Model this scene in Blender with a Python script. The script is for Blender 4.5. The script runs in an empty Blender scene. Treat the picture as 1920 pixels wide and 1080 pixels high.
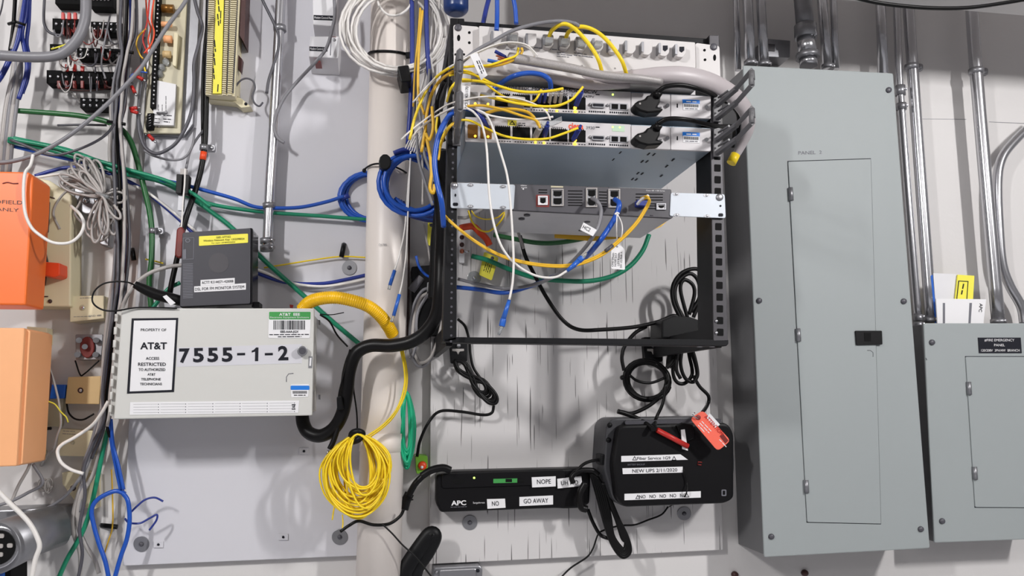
import bpy, bmesh, math, random
from mathutils import Vector, Matrix
random.seed(7)
S = bpy.context.scene
COL = S.collection

# ------------------------------------------------------------------ camera
FPX = 1450.0                                   # focal length in pixels of the 1920 px wide frame
VPX, VPZ = (10000.0, 720.0), (980.0, -9500.0)  # where the wall's level and upright lines meet
CAM = Vector((0.0, -1.75, 1.50))
xc = Vector((VPX[0]-960, -(VPX[1]-540), -FPX)).normalized()
zc = Vector((VPZ[0]-960, -(VPZ[1]-540), -FPX))
zc = (zc - xc*zc.dot(xc)).normalized()
yc = zc.cross(xc)
ROT = Matrix((xc, yc, zc))                     # rows: camera -> world
cd = bpy.data.cameras.new('camera'); cam = bpy.data.objects.new('camera', cd); COL.objects.link(cam)
cd.sensor_fit = 'HORIZONTAL'; cd.sensor_width = 36.0; cd.lens = 36.0*FPX/1920.0
cd.clip_start = 0.02
cam.matrix_world = Matrix.Translation(CAM) @ ROT.to_4x4()
S.camera = cam

# ------------------------------------------------------------------ light and exposure
S.view_settings.view_transform = 'Standard'; S.view_settings.look = 'None'
S.view_settings.gamma = 1.0; S.view_settings.use_curve_mapping = False
S.view_settings.exposure = -0.22
wd = bpy.data.worlds.new('world'); S.world = wd; wd.use_nodes = True
wd.node_tree.nodes['Background'].inputs[0].default_value = (0.60, 0.58, 0.60, 1)
wd.node_tree.nodes['Background'].inputs[1].default_value = 0.40
def lamp(name, loc, aim, sx, sy, watts, col=(1, .985, .975)):
    l = bpy.data.lights.new(name, 'AREA'); l.shape = 'RECTANGLE'; l.size = sx; l.size_y = sy
    l.energy = watts; l.color = col
    o = bpy.data.objects.new(name, l); COL.objects.link(o); o.location = loc
    o.rotation_euler = (Vector(aim)-Vector(loc)).to_track_quat('-Z', 'Y').to_euler()
    return o
lamp('ceiling_light_right', (2.05, -2.4, 2.97), (0.5, -0.1, 1.2), .10, .60, 110)
lamp('ceiling_light_left', (-1.6, -2.4, 2.97), (-0.2, -0.1, 1.2), .10, .60, 92)
lamp('fill_light_rear', (0.2, -3.6, 2.9), (0, -.2, 1.5), 1.2, .3, 8)  # added fill lamp, not a fixture of the room

# ------------------------------------------------------------------ materials
def lin(c): return tuple(((v/255)/12.92 if v <= 10 else (((v/255)+.055)/1.055)**2.4) for v in c)
def mat(name, c, rough=.5, metal=0.0, var=.05, vs=30, emit=0, bump=0, bs=200, alpha=1, coat=0, trans=0):
    m = bpy.data.materials.new(name); m.use_nodes = True
    nt = m.node_tree; b = nt.nodes['Principled BSDF']
    if max(c) < 60: b.inputs['Specular IOR Level'].default_value = .22
    c = lin(c)
    b.inputs['Roughness'].default_value = rough; b.inputs['Metallic'].default_value = metal
    co = nt.nodes.new('ShaderNodeTexCoord')
    no = nt.nodes.new('ShaderNodeTexNoise'); no.inputs['Scale'].default_value = vs; no.inputs['Detail'].default_value = 4
    nt.links.new(co.outputs['Object'], no.inputs['Vector'])
    mx = nt.nodes.new('ShaderNodeMix'); mx.data_type = 'RGBA'
    mx.inputs[6].default_value = (*[max(0, v*(1-var)) for v in c], 1); mx.inputs[7].default_value = (*[min(1, v*(1+var)) for v in c], 1)
    nt.links.new(no.outputs['Fac'], mx.inputs[0]); nt.links.new(mx.outputs[2], b.inputs['Base Color'])
    if emit:
        b.inputs['Emission Color'].default_value = (*c, 1); b.inputs['Emission Strength'].default_value = emit
    if coat: b.inputs['Coat Weight'].default_value = coat
    if trans: b.inputs['Transmission Weight'].default_value = trans
    if alpha < 1: b.inputs['Alpha'].default_value = alpha
    if bump:
        n2 = nt.nodes.new('ShaderNodeTexNoise'); n2.inputs['Scale'].default_value = bs
        nt.links.new(co.outputs['Object'], n2.inputs['Vector'])
        bp = nt.nodes.new('ShaderNodeBump'); bp.inputs['Strength'].default_value = bump; bp.inputs['Distance'].default_value = .002
        nt.links.new(n2.outputs['Fac'], bp.inputs['Height']); nt.links.new(bp.outputs[0], b.inputs['Normal'])
    return m
def grain(name, c, dark, sx, sz, lo, hi, rough=.6):
    """painted plywood: thin upright checks in the grain"""
    m = mat(name, c, rough, var=.02, vs=3)
    nt = m.node_tree; b = nt.nodes['Principled BSDF']
    co = nt.nodes.new('ShaderNodeTexCoord'); mp = nt.nodes.new('ShaderNodeMapping'); mp.inputs['Scale'].default_value = (sx, 1, sz)
    nt.links.new(co.outputs['Object'], mp.inputs['Vector'])
    n = nt.nodes.new('ShaderNodeTexNoise'); n.inputs['Scale'].default_value = 1; n.inputs['Detail'].default_value = 1.0
    nt.links.new(mp.outputs[0], n.inputs['Vector'])
    r = nt.nodes.new('ShaderNodeValToRGB'); r.color_ramp.elements[0].position = lo; r.color_ramp.elements[1].position = hi
    nt.links.new(n.outputs['Fac'], r.inputs[0])
    old = b.inputs['Base Color'].links[0].from_socket
    mx = nt.nodes.new('ShaderNodeMix'); mx.data_type = 'RGBA'
    nt.links.new(r.outputs[0], mx.inputs[0]); nt.links.new(old, mx.inputs[6]); mx.inputs[7].default_value = (*lin(dark), 1)
    nt.links.new(mx.outputs[2], b.inputs['Base Color'])
    return m
M = {}
M['wall'] = mat('wall_paint', (212, 209, 208), .55, var=.03, vs=5, bump=.15, bs=60)
M['floor'] = mat('floor_vinyl', (196, 198, 202), .5, var=.05)
M['board'] = mat('board_paint', (208, 207, 213), .45, var=.015, vs=3)
M['ply'] = grain('plywood_paint', (208, 205, 205), (92, 89, 89), 270, 6, .668, .688)
M['pvc'] = mat('pvc_pipe', (240, 231, 224), .4, var=.02, vs=6)
M['panel'] = mat('panel_grey_enamel', (154, 160, 161), .55, var=.02, vs=4)
M['panelshade'] = mat('panel_box_shaded', (110, 110, 112), .5)  # panel grey darkened: the shade on the cabinet sides is in the colour
M['boxw'] = mat('enclosure_paint', (207, 206, 202), .4, var=.015, vs=4)
M['steel'] = mat('galvanised_steel', (200, 200, 204), .22, .95, var=.06, vs=60)
M['dsteel'] = mat('dull_zinc', (150, 150, 154), .42, .8, var=.1, vs=80)
M['ear'] = mat('zinc_ear', (200, 206, 214), .5, .15, var=.03)
M['black'] = mat('black_plastic', (15, 15, 17), .45, var=.1)
M['rackblack'] = mat('black_powder_coat', (20, 20, 23), .5, var=.1)
M['rackgrey'] = mat('grey_rack_steel', (72, 70, 74), .45, .3, var=.1)
M['cableblack'] = mat('black_cable_jacket', (16, 15, 16), .38, var=.1)
M['hole'] = mat('dark_opening', (8, 8, 9), .8)
M['finger'] = mat('grey_finger_plastic', (98, 97, 100), .4, var=.1)
M['white'] = mat('white_jacket', (232, 228, 224), .35, var=.02)
M['lbl'] = mat('white_label', (232, 231, 233), .6, var=.02)
M['wpanel'] = mat('white_panel_paint', (212, 208, 207), .45, var=.01, vs=4)
M['ink'] = mat('black_ink', (26, 27, 36), .6)
M['inkg'] = mat('grey_ink', (110, 110, 118), .6)
M['yel'] = mat('yellow_fibre', (250, 216, 36), .4, var=.06)
M['yel2'] = mat('amber_fibre', (226, 178, 44), .4, var=.06)
M['cyel'] = mat('yellow_conduit', (252, 196, 14), .35, var=.04)
M['ylab'] = mat('yellow_label', (242, 232, 80), .6, var=.03)
M['blue'] = mat('blue_jacket', (28, 82, 180), .32, var=.08)
M['dblue'] = mat('dark_blue_jacket', (34, 52, 135), .35, var=.1)
M['conn'] = mat('blue_connector', (42, 98, 190), .3)
M['teal'] = mat('teal_green_jacket', (22, 135, 100), .35, var=.08)
M['green'] = mat('dark_green_jacket', (38, 98, 52), .38, var=.08)
M['gcoil'] = mat('bright_green_jacket', (10, 165, 120), .4, var=.1)
M['grey'] = mat('grey_jacket', (128, 127, 132), .42, var=.06)
M['lgrey'] = mat('light_grey_jacket', (172, 167, 164), .42, var=.06)
M['dgrey'] = mat('dark_grey_jacket', (78, 77, 84), .42, var=.08)
M['lilac'] = mat('grey_loom_jacket', (186, 178, 180), .4, var=.04)
M['mesh'] = mat('braided_sleeve', (168, 163, 162), .5, .2, var=.5, vs=900)
M['cream'] = mat('cream_plastic', (222, 212, 178), .45, var=.03)
M['tan'] = mat('tan_plastic', (214, 184, 132), .45, var=.03)
M['olive'] = mat('aged_circuit_board', (196, 188, 160), .4, var=.05)
M['orange'] = mat('orange_plastic', (246, 118, 48), .4, var=.03)
M['orange2'] = mat('deep_orange_plastic', (236, 78, 34), .4, var=.03)
M['peach'] = mat('peach_plastic', (250, 182, 130), .45, var=.03)
M['red'] = mat('red_plastic', (190, 40, 34), .4, var=.05)
M['dred'] = mat('dark_red_plastic', (120, 34, 30), .45, var=.1)
M['brown'] = mat('dark_brown_wood', (66, 34, 32), .5, var=.15)
M['pink'] = mat('coral_tag', (250, 112, 92), .35, var=.05)
M['rtr'] = mat('router_grey', (74, 72, 78), .45, var=.03)
M['rtrb'] = mat('router_underside', (215, 213, 216), .45, .1, var=.05)  # lightened to stand in for light bounced off the floor
M['cie'] = mat('switch_face', (206, 202, 204), .45, var=.03)
M['cieb'] = mat('switch_underside', (165, 180, 194), .38, .35, var=.1, vs=6)  # blue-grey carries the reflected light on the undersides
M['gold'] = mat('copper_bronze', (128, 88, 34), .35, .6)
M['paleg'] = mat('pale_green_label', (188, 214, 186), .5)
M['gate'] = mat('gateway_black', (58, 57, 64), .5, var=.04)
M['gglossy'] = mat('gateway_edge', (14, 14, 18), .2)
M['bluel'] = mat('blue_sticker', (20, 120, 215), .5)
M['greenl'] = mat('green_sticker', (60, 150, 72), .5)
M['lime'] = mat('lime_plastic', (120, 180, 50), .45)
M['clear'] = mat('clear_plastic', (225, 228, 230), .12, trans=.75, var=.02)
M['ledy'] = mat('amber_led', (255, 190, 40), .4, emit=7)
M['ledg'] = mat('green_led', (190, 255, 90), .4, emit=4)
M['ups'] = mat('ups_black', (9, 8, 11), .45, var=.1)
M['upsg'] = mat('ups_edge_grey', (62, 62, 66), .45, var=.1)
M['dev'] = mat('white_device', (222, 221, 224), .45, var=.02)
M['cblue'] = mat('canister_blue', (22, 52, 110), .3, var=.1)
M['copper'] = mat('copper', (196, 120, 92), .3, .8)

# ------------------------------------------------------------------ geometry helpers
ORG = {}
LAST = [.1]
def U(x, y, d=None):
    """the point seen at photo pixel (x, y) that stands d metres in front of the wall; d carries over from the call before"""
    if d is None: d = LAST[0]
    LAST[0] = d
    v = ROT @ Vector(((x-960)/FPX, -(y-540)/FPX, -1.0))
    t = (-d - CAM.y)/v.y
    return CAM + v*t
def ppm(x, y, d):
    v = ROT @ Vector(((x-960)/FPX, -(y-540)/FPX, -1.0))
    return ((-d - CAM.y)/v.y)/FPX              # metres per pixel there
def circ(cx, cy, r, ry=None, n=20, a0=0):
    ry = ry or r
    return [(cx+r*math.cos(a0+2*math.pi*i/n), cy+ry*math.sin(a0+2*math.pi*i/n)) for i in range(n)]
def rq(pts, r, n=4):
    out = []; k = len(pts)
    for i in range(k):
        p = Vector(pts[i]); a = (Vector(pts[i-1])-p); b = (Vector(pts[(i+1) % k])-p)
        ra = min(r, a.length*.45, b.length*.45)
        p0 = p+a.normalized()*ra; p1 = p+b.normalized()*ra
        for j in range(n+1):
            t = j/n; out.append(tuple((p0*(1-t)**2 + p*2*t*(1-t) + p1*t*t)))
    return out
def bx(x0, y0, x1, y1, s=0.0):
    """screen rectangle; s = slope of its level edges"""
    return [(x0, y0), (x1, y0+s*(x1-x0)), (x1, y1+s*(x1-x0)), (x0, y1)]
def spline(P, n=7):
    if len(P) < 3: return P
    out = []; Q = [P[0]*2-P[1]]+P+[P[-1]*2-P[-2]]
    for i in range(1, len(Q)-2):
        a, b, c, d = Q[i-1:i+3]
        for j in range(n):
            t = j/n
            out.append(.5*((2*b)+(c-a)*t+(2*a-5*b+4*c-d)*t*t+(3*b-a-3*c+d)*t**3))
    out.append(P[-1]); return out
class MB:
    def __init__(s): s.v = []; s.f = []; s.sm = []
    def prism(s, poly, d1, d0=None, back=None):
        """flat outline at d1 in front of the wall, carried back to d0"""
        if d0 is None: d0 = d1-.001
        n = len(poly); o = len(s.v)
        fr = [U(x, y, d1) for x, y in poly]
        s.v += fr + [Vector((p.x, -d0, p.z)) for p in fr]
        s.f.append(list(range(o, o+n))); s.f.append([o+n+i for i in reversed(range(n))])
        for i in range(n):
            j = (i+1) % n; s.f.append([o+j, o+i, o+n+i, o+n+j])
        s.sm += [False]*(n+2); return s
    def frame(s, outer, inner, d1, d0):
        n = len(outer); o = len(s.v)
        for poly in (outer, inner):
            fr = [U(x, y, d1) for x, y in poly]; s.v += fr + [Vector((p.x, -d0, p.z)) for p in fr]
        for i in range(n):
            j = (i+1) % n; A, B = o, o+2*n
            s.f += [[A+i, A+j, B+j, B+i], [A+n+j, A+n+i, B+n+i, B+n+j], [A+j, A+i, A+n+i, A+n+j], [B+i, B+j, B+n+j, B+n+i]]
        s.sm += [False]*(4*n); return s
    def tube(s, P, r, n=8, rf=None, flat=1.0):
        P = [p for i, p in enumerate(P) if i == 0 or (p-P[i-1]).length > 1e-5]
        o = len(s.v); k = len(P)
        T = [(P[min(i+1, k-1)]-P[max(i-1, 0)]).normalized() for i in range(k)]
        nrm = T[0].cross(Vector((0, 1, 0)))
        if nrm.length < .05: nrm = T[0].cross(Vector((0, 0, 1)))
        nrm.normalize()
        for i in range(k):
            nrm = (nrm-T[i]*nrm.dot(T[i])).normalized(); bn = T[i].cross(nrm)
            rr = r*(rf(i/(k-1)) if rf else 1)
            for j in range(n):
                a = 2*math.pi*j/n
                s.v.append(P[i]+nrm*math.cos(a)*rr+bn*math.sin(a)*rr*flat)
        for i in range(k-1):
            for j in range(n):
                a = o+i*n+j; b = o+i*n+(j+1) % n
                s.f.append([a, b, b+n, a+n]); s.sm.append(True)
        s.f.append(list(range(o, o+n))); s.f.append([o+(k-1)*n+j for j in range(n)]); s.sm += [False, False]
        return s
    def seg(s, x0, y0, x1, y1, d, r, n=12, d2=None, rf=None):
        d2 = d if d2 is None else d2
        return s.tube([U(x0, y0, d), U(x1, y1, d2)], r*ppm(x0, y0, d), n, rf)
    def hexa(s, c, sx, sy, sz):
        o = len(s.v)
        for dz in (-1, 1):
            for dx, dy in ((-1, -1), (1, -1), (1, 1), (-1, 1)):
                s.v.append(Vector((c[0]+dx*sx/2, c[1]+dy*sy/2, c[2]+dz*sz/2)))
        s.f += [[o+3, o+2, o+1, o], [o+4, o+5, o+6, o+7]]+[[o+i, o+(i+1) % 4, o+4+(i+1) % 4, o+4+i] for i in range(4)]
        s.sm += [False]*6; return s
    def dome(s, cx, cy, r, d0, h, n=12):
        """a low button on a face at d0"""
        o = len(s.v); rings = [(1, 0), (.92, .55), (.6, .9), (.2, 1)]
        for f, g in rings:
            for x, y in circ(cx, cy, r*f, n=n):
                p = U(x, y, d0); s.v.append(Vector((p.x, -(d0+h*g), p.z)))
        for i in range(len(rings)-1):
            for j in range(n):
                s.f.append([o+i*n+j, o+i*n+(j+1) % n, o+(i+1)*n+(j+1) % n, o+(i+1)*n+j]); s.sm.append(True)
        s.f.append([o+(len(rings)-1)*n+j for j in range(n)]); s.sm.append(True)
        s.f.append([o+j for j in range(n)]); s.sm.append(False); return s
    def build(s, name, m, parent=None, bev=0, **props):
        if not s.v: return None
        c = Vector((sum(p.x for p in s.v), sum(p.y for p in s.v), sum(p.z for p in s.v)))/len(s.v)
        me = bpy.data.meshes.new(name)
        me.from_pydata([tuple(p-c) for p in s.v], [], s.f)
        me.polygons.foreach_set('use_smooth', s.sm)
        bm = bmesh.new(); bm.from_mesh(me); bmesh.ops.recalc_face_normals(bm, faces=bm.faces); bm.to_mesh(me); bm.free()
        me.materials.append(M[m]); o = bpy.data.objects.new(name, me); COL.objects.link(o)
        ORG[o] = c
        if parent: o.parent = parent; o.location = c-ORG[parent]
        else: o.location = c
        if bev:
            b = o.modifiers.new('bevel', 'BEVEL'); b.width = bev; b.segments = 2; b.limit_method = 'ANGLE'; b.angle_limit = math.radians(40)
        for k, v in props.items(): o[k] = v
        return o
def thing(name, label, cat, at, group=None):
    o = bpy.data.objects.new(name, None); COL.objects.link(o); o.empty_display_size = .02
    c = U(*at); o.location = c; ORG[o] = c
    o['label'] = label; o['category'] = cat
    if group: o['group'] = group
    return o
def props(label, cat, group=None):
    p = {'label': label, 'category': cat}
    if group: p['group'] = group
    return p
def pr(poly, d1, d0, name, m, parent=None, bev=0, **k): return MB().prism(poly, d1, d0).build(name, m, parent, bev, **k)
_fc = {}
def glyphs(txt, bold):
    if (txt, bold) not in _fc:
        c = bpy.data.curves.new('lettering', 'FONT'); c.body = txt; c.align_x = 'CENTER'; c.align_y = 'CENTER'; c.size = 1/.7
        c.offset = bold; c.resolution_u = 3
        o = bpy.data.objects.new('lettering', c)
        me = bpy.data.meshes.new_from_object(o)
        _fc[(txt, bold)] = ([tuple(v.co) for v in me.vertices], [list(p.vertices) for p in me.polygons])
        bpy.data.objects.remove(o); bpy.data.meshes.remove(me)
    return _fc[(txt, bold)]
def letters(parent, lines, m='ink', name='lettering'):
    """lines: (text, centre x, centre y, cap height px, d[, screen angle, width px, bold])"""
    mb = MB()
    for L in lines:
        txt, x, y, h, d = L[:5]; ang = L[5] if len(L) > 5 else 0; w = L[6] if len(L) > 6 else None; bold = L[7] if len(L) > 7 else 0.0
        vs, fs = glyphs(txt, bold); a = math.radians(ang); d += .0006
        c = U(x, y, d); X = (U(x+10*math.cos(a), y+10*math.sin(a), d)-c)/10; Z = (U(x+10*math.sin(a), y-10*math.cos(a), d)-c)/10
        x0 = min(v[0] for v in vs); x1 = max(v[0] for v in vs); y0 = min(v[1] for v in vs); y1 = max(v[1] for v in vs)
        sx = (w/(x1-x0)) if w else h
        o = len(mb.v); mx, my = (x0+x1)/2, (y0+y1)/2
        mb.v += [c+X*((v[0]-mx)*sx)+Z*((v[1]-my)*h) for v in vs]
        for f in fs:
            mb.f.append([o+i for i in f]); mb.sm.append(False)
    return mb.build(name, m, parent)
def dashes(parent, rows, m='ink', name='small_print'):
    """rows too small to read: (x0, y0, x1, y1, d, thickness px) drawn as broken bars"""
    mb = MB(); rnd = random.Random(3)
    for x0, y0, x1, y1, d, th in rows:
        L = math.hypot(x1-x0, y1-y0); t = 0
        ux, uy = (x1-x0)/L, (y1-y0)/L
        while t < L:
            w = min(rnd.uniform(3, 9)*max(th, 1), L-t)
            a = (x0+ux*t, y0+uy*t); b = (x0+ux*(t+w), y0+uy*(t+w)); h = th/2
            mb.prism([(a[0]+uy*h, a[1]-ux*h), (b[0]+uy*h, b[1]-ux*h), (b[0]-uy*h, b[1]+ux*h), (a[0]-uy*h, a[1]+ux*h)], d+.0006, d)
            t += w+1.2*max(th, 1)
    return mb.build(name, m, parent)
def path(pts, d0=.1):
    out = []; d = d0
    for p in pts:
        if len(p) > 2: d = p[2]
        out.append((p[0], p[1], d))
    return out
def cab(name, label, pts, r, m, d=.1, group=None, cat='cable', n=8, rf=None, parts=False, sub=7, flat=1.0):
    q = path(pts, d); P = spline([U(*p) for p in q], sub)
    mid = q[len(q)//2]; R = r*ppm(*mid)
    if parts:
        t = thing(name, label, cat, q[0], group)
        MB().tube(P, R, n, rf, flat).build('jacket', m, t); return t
    return MB().tube(P, R, n, rf, flat).build(name, m, None, 0, **props(label, cat, group))
def part_tube(parent, name, m, pts, r, d=.1, n=8, rf=None):
    q = path(pts, d); P = spline([U(*p) for p in q])
    return MB().tube(P, r*ppm(*q[len(q)//2]), n, rf).build(name, m, parent)
def coil_path(cx, cy, rx, ry, turns, d, jr=.12, jd=.02, rot=0, drift=4, seed=1, per=26, a0=0, end=None):
    rn = random.Random(seed); P = []; k = int(turns)+2
    R = [1+rn.uniform(-jr, jr*.6) for _ in range(2*k)]; DX = [rn.uniform(-drift, drift) for _ in range(2*k)]
    DY = [rn.uniform(-drift, drift) for _ in range(2*k)]; DD = [rn.uniform(-jd, jd) for _ in range(2*k)]
    N = int(turns*per)
    for i in range(N+1):
        t = i/per*2; j = int(t); f = t-j; f = f*f*(3-2*f)
        L = lambda A: A[j % len(A)]*(1-f)+A[(j+1) % len(A)]*f
        a = a0+2*math.pi*i/per; x = rx*L(R)*math.cos(a); y = ry*L(R)*math.sin(a)
        c, s_ = math.cos(rot), math.sin(rot)
        P.append(U(cx+L(DX)+x*c-y*s_, cy+L(DY)+x*s_+y*c, d+L(DD)))
    return P
def hank_path(top, bot, w, loops, d, seed=1, jd=.012, spread=.35):
    """teardrop loops that all pass through one tied point"""
    rn = random.Random(seed); P = []
    T = Vector(top); B = Vector(bot); ax = B-T; L = ax.length; ax.normalize(); sd = Vector((-ax.y, ax.x))
    for k in range(loops):
        l = L*rn.uniform(1-spread*.6, 1.0); ww = w*rn.uniform(1-spread, 1.0); sh = w*rn.uniform(-.25, .25); dd = d+rn.uniform(-jd, jd)
        for t, s_ in ((0.02, -.02), (.18, -.62), (.45, -.98), (.75, -.85), (.95, -.4), (1.0, .05), (.93, .5), (.72, .88), (.42, .95), (.17, .58)):
            q = T+ax*(l*t)+sd*(s_*ww+sh*math.sin(math.pi*t))
            P.append(U(q.x, q.y, dd))
    return spline(P, 4)
def screw(parent, x, y, r, d, m='dsteel', name='screw', h=.003): return MB().dome(x, y, r, d, h).build(name, m, parent)
# ------------------------------------------------------------------ the room
def shell(name, c, s, m): MB().hexa(c, *s).build(name, m, None, 0, kind='structure')
shell('wall_back', (0.3, .06, 1.5), (5.6, .12, 3.0), 'wall')
shell('floor', (0.3, -2.0, -.05), (5.6, 4.2, .1), 'floor')
shell('ceiling', (0.3, -2.0, 3.05), (5.6, 4.2, .1), 'wall')
shell('shade_block', (1.35, -.27, 2.56), (2.5, .10, .30), 'wall')       # unseen block added above the frame to shade the top of the wall

def board(name, label, poly, d, m):
    t = thing(name, label, 'board', (*poly[0], d))
    pr(poly, d, 0.0006, 'sheet', m, t, bev=.0012); return t
board('mounting_board', 'large smooth white painted backboard behind the enclosure, left of the round pipe',
      [(297, -70), (700, -70), (692, 240), (684, 560), (671, 1042), (230, 1061), (241, 800), (254, 560), (272, 279)], .019, 'board')
board('plywood_board', 'white painted plywood sheet with upright cracks behind the open rack',
      [(820, 46), (1324, 72), (1338, 480), (1347, 780), (1356, 1031), (805, 1058), (808, 640)], .022, 'ply')

# upright pipe
t = thing('drain_pipe', 'thick cream plastic pipe running upright between the two boards', 'pipe', (728, 540, .07))
MB().tube([U(735, -80, .075), U(724, 540, .075), U(708, 1140, .075)], .0455, 40).build('pipe_run', 'pvc', t)
MB().tube([U(716, 846, .075), U(717, 812, .075)], .0468, 40).build('coupling', 'pvc', t)
c = U(731, 104, .075); P = []
for i in range(41):
    a = 2*math.pi*i/40; P.append(c+Vector((.0475*math.cos(a), .0475*math.sin(a), .012*math.sin(a))))
MB().tube(P, .0028, 8).build('cable_tie', 'black', t)
MB().prism([(760, 98), (769, 97), (770, 106), (762, 107)], .118, .108).build('tie_head', 'black', t)
letters(t, [('D1785', 718, 459, 4, .1215)], 'inkg')

# washers and small fixings
def washer(x, y, r, d, label, m='dsteel', grp='round fixing washers on the boards'):
    t = thing('washer', label, 'washer', (x, y, d), grp)
    MB().prism(circ(x, y, r, n=28), d+.002, d).build('disc', m, t, bev=.0006)
    MB().dome(x, y, r*.3, d+.002, .004).build('screw_head', 'dgrey' if m != 'clear' else 'steel', t)
washer(655, 502, 14, .019, 'grey washer on the left board below the hanging black strap')
washer(637, 1007, 15, .019, 'grey washer low on the left board, just left of the pipe')
washer(265, 1020, 15, .019, 'grey washer at the bottom left corner of the left board')
washer(881, 980, 14, .022, 'grey washer on the cracked plywood under the surge strip')
washer(1283, 963, 13, .022, 'grey washer on the cracked plywood under the battery backup')
washer(889, 521, 13, .022, 'pale washer on the plywood beside the yellow tag', 'clear')
for x, y, l in ((297, 1021, 'small white clip beside the corner washer of the left board'), (531, 1007, 'small white clip at the bottom middle of the left board'),
                (570, 846, 'small white clip on the left board below the enclosure')):
    t = thing('cable_clip', l, 'clip', (x, y, .019), 'small white clips on the left board')
    pr(bx(x-9, y-6, x+9, y+6), .022, .019, 'base', 'board', t, bev=.0005); MB().dome(x, y, 2.5, .022, .003).build('screw_head', 'ink', t)
def standoff(x0, y0, x1, y1, d, label):
    t = thing('cable_hanger', label, 'hanger', (x0, y0, d), 'black strap hangers screwed to the wall')
    MB().tube([U(x0, y0, d), U(x0+(x1-x0)*.3, y0+(y1-y0)*.3, d+.012), U(x1, y1, d+.012)], 4.5*ppm(x0, y0, d), 10).build('strap', 'black', t)
    MB().dome(x0, y0, 4, d, .006).build('screw_head', 'steel', t)
standoff(645, 458, 640, 482, .019, 'short black strap hanging from a screw just left of the pipe')
standoff(248, 468, 251, 488, .0, 'short black strap on the left board edge beside the green cable')
standoff(190, 985, 220, 988, .0, 'short black strap lying level inside the blue cable loop')
for x, y, l in ((1508, 1074, 'dark bolt head in the wall under the tall grey panel'), (1377, 1077, 'dark bolt head in the wall under the plywood corner')):
    MB().dome(x, y, 6.5, 0.0, .01).build('wall_bolt', 'brown', None, 0, **props(l, 'bolt', 'dark bolts below the boards'))

# ------------------------------------------------------------------ right: conduits
def conduit(label, pts, r, d, straps=(), coup=(), name='conduit', grp='steel conduits on the right'):
    t = thing(name, label, 'conduit', (*pts[-1][:2], d), grp)
    P = [U(x, y, d) for x, y in pts]; P = spline(P, 8) if len(P) > 2 else P
    R = r*ppm(*pts[len(pts)//2], d)
    MB().tube(P, R, 20).build('tube', 'steel', t)
    for x, y in straps:
        MB().seg(x-1, y-5, x, y+5, d, r+2.2, 20).build('strap', 'dsteel', t)
        pr(rq(bx(x+r*.5, y-7, x+r+11, y+7), 5), .006, .0, 'strap_ear', 'dsteel', t, bev=.0006)
        MB().dome(x+r+5, y, 4, .006, .006).build('screw', 'dsteel', t)
    for x, y, h in coup:
        MB().seg(x-h*.06, y-h, x+h*.04, y+h, d, r+2.5, 20).build('coupling', 'dsteel', t)
        MB().tube([U(x+r*.5, y-h*.4, d+R*.7), U(x+r*.5+9, y-h*.4, d+R*.7+.008)], .004, 8).build('screw', 'steel', t)
    return t
conduit('slim steel conduit, leftmost of those above the tall grey panel', [(1378, -60), (1384, 132)], 6, .05)
conduit('steel conduit directly above the top left corner of the tall grey panel', [(1399, -60), (1407, 122)], 9.5, .09, coup=[(1407, 119, 4)])
conduit('steel conduit above the panel, beside a small square box', [(1423, -60), (1433, 124)], 9, .09, coup=[(1433, 121, 4)])
conduit('steel conduit running close behind the fat steel connector', [(1536, -60), (1552, 130)], 9, .05, coup=[(1552, 126, 4)])
conduit('slim steel conduit just right of the fat steel connector', [(1560, -60), (1567, 130)], 6.5, .05)
conduit('steel conduit above the top right corner of the tall grey panel', [(1648, -60), (1656, 140)], 9, .05)
conduit('slim steel conduit hugging the right edge of the tall grey panel', [(1679, -60), (1685, 120), (1691, 215), (1707, 420), (1721, 592)], 6.5, .05, coup=[(1688, 170, 9), (1690, 200, 6), (1722, 596, 6), (1722, 609, 5)])
conduit('straight steel conduit ending behind the papers', [(1700, -60), (1709, 100), (1746, 603)], 10, .05, straps=[(1710, 126)], coup=[(1746, 600, 4)])
conduit('straight steel conduit ending at the top middle of the small grey panel', [(1818, -60), (1830, 130), (1872, 606)], 11, .055, straps=[(1831, 134)], coup=[(1872, 603, 4)])
conduit('bent steel conduit curving away to the right edge', [(1945, 225), (1905, 262), (1878, 298), (1870, 345), (1873, 430), (1879, 495), (1893, 535), (1915, 575), (1921, 607)], 8.5, .04)
t = thing('conduit_fitting', 'fat steel elbow connector rising from the tall grey panel', 'conduit', (1515, 122, .09))
MB().tube([U(1500, -60, .1), U(1507, 20, .1), U(1510, 52, .1)], .021, 24).build('pipe_run', 'dsteel', t)
MB().tube([U(1510, 48, .1), U(1511, 72, .1)], .0265, 24).build('collar', 'dsteel', t)
MB().tube([U(1511, 70, .1), U(1514, 102, .1)], .0215, 24).build('body', 'steel', t)
MB().tube([U(1514, 100, .1), U(1515, 110, .1)], .028, 10).build('lock_nut', 'dsteel', t)
MB().tube([U(1515, 108, .1), U(1516, 124, .1)], .021, 24).build('thread', 'steel', t)
for dx in (0, 7): MB().tube([U(1518+dx, 50, .12), U(1523+dx, 66, .12)], .004, 8).build('screw', 'steel', t)
t = thing('junction_box', 'small dark square box between the conduits above the panel', 'box', (1458, 110, .05))
pr([(1434, 72), (1482, 76), (1481, 108), (1434, 106)], .05, 0, 'body', 'dsteel', t, bev=.001)
pr([(1440, 82), (1453, 83), (1453, 96), (1440, 95)], .052, .05, 'knockout', 'rackgrey', t)

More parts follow.
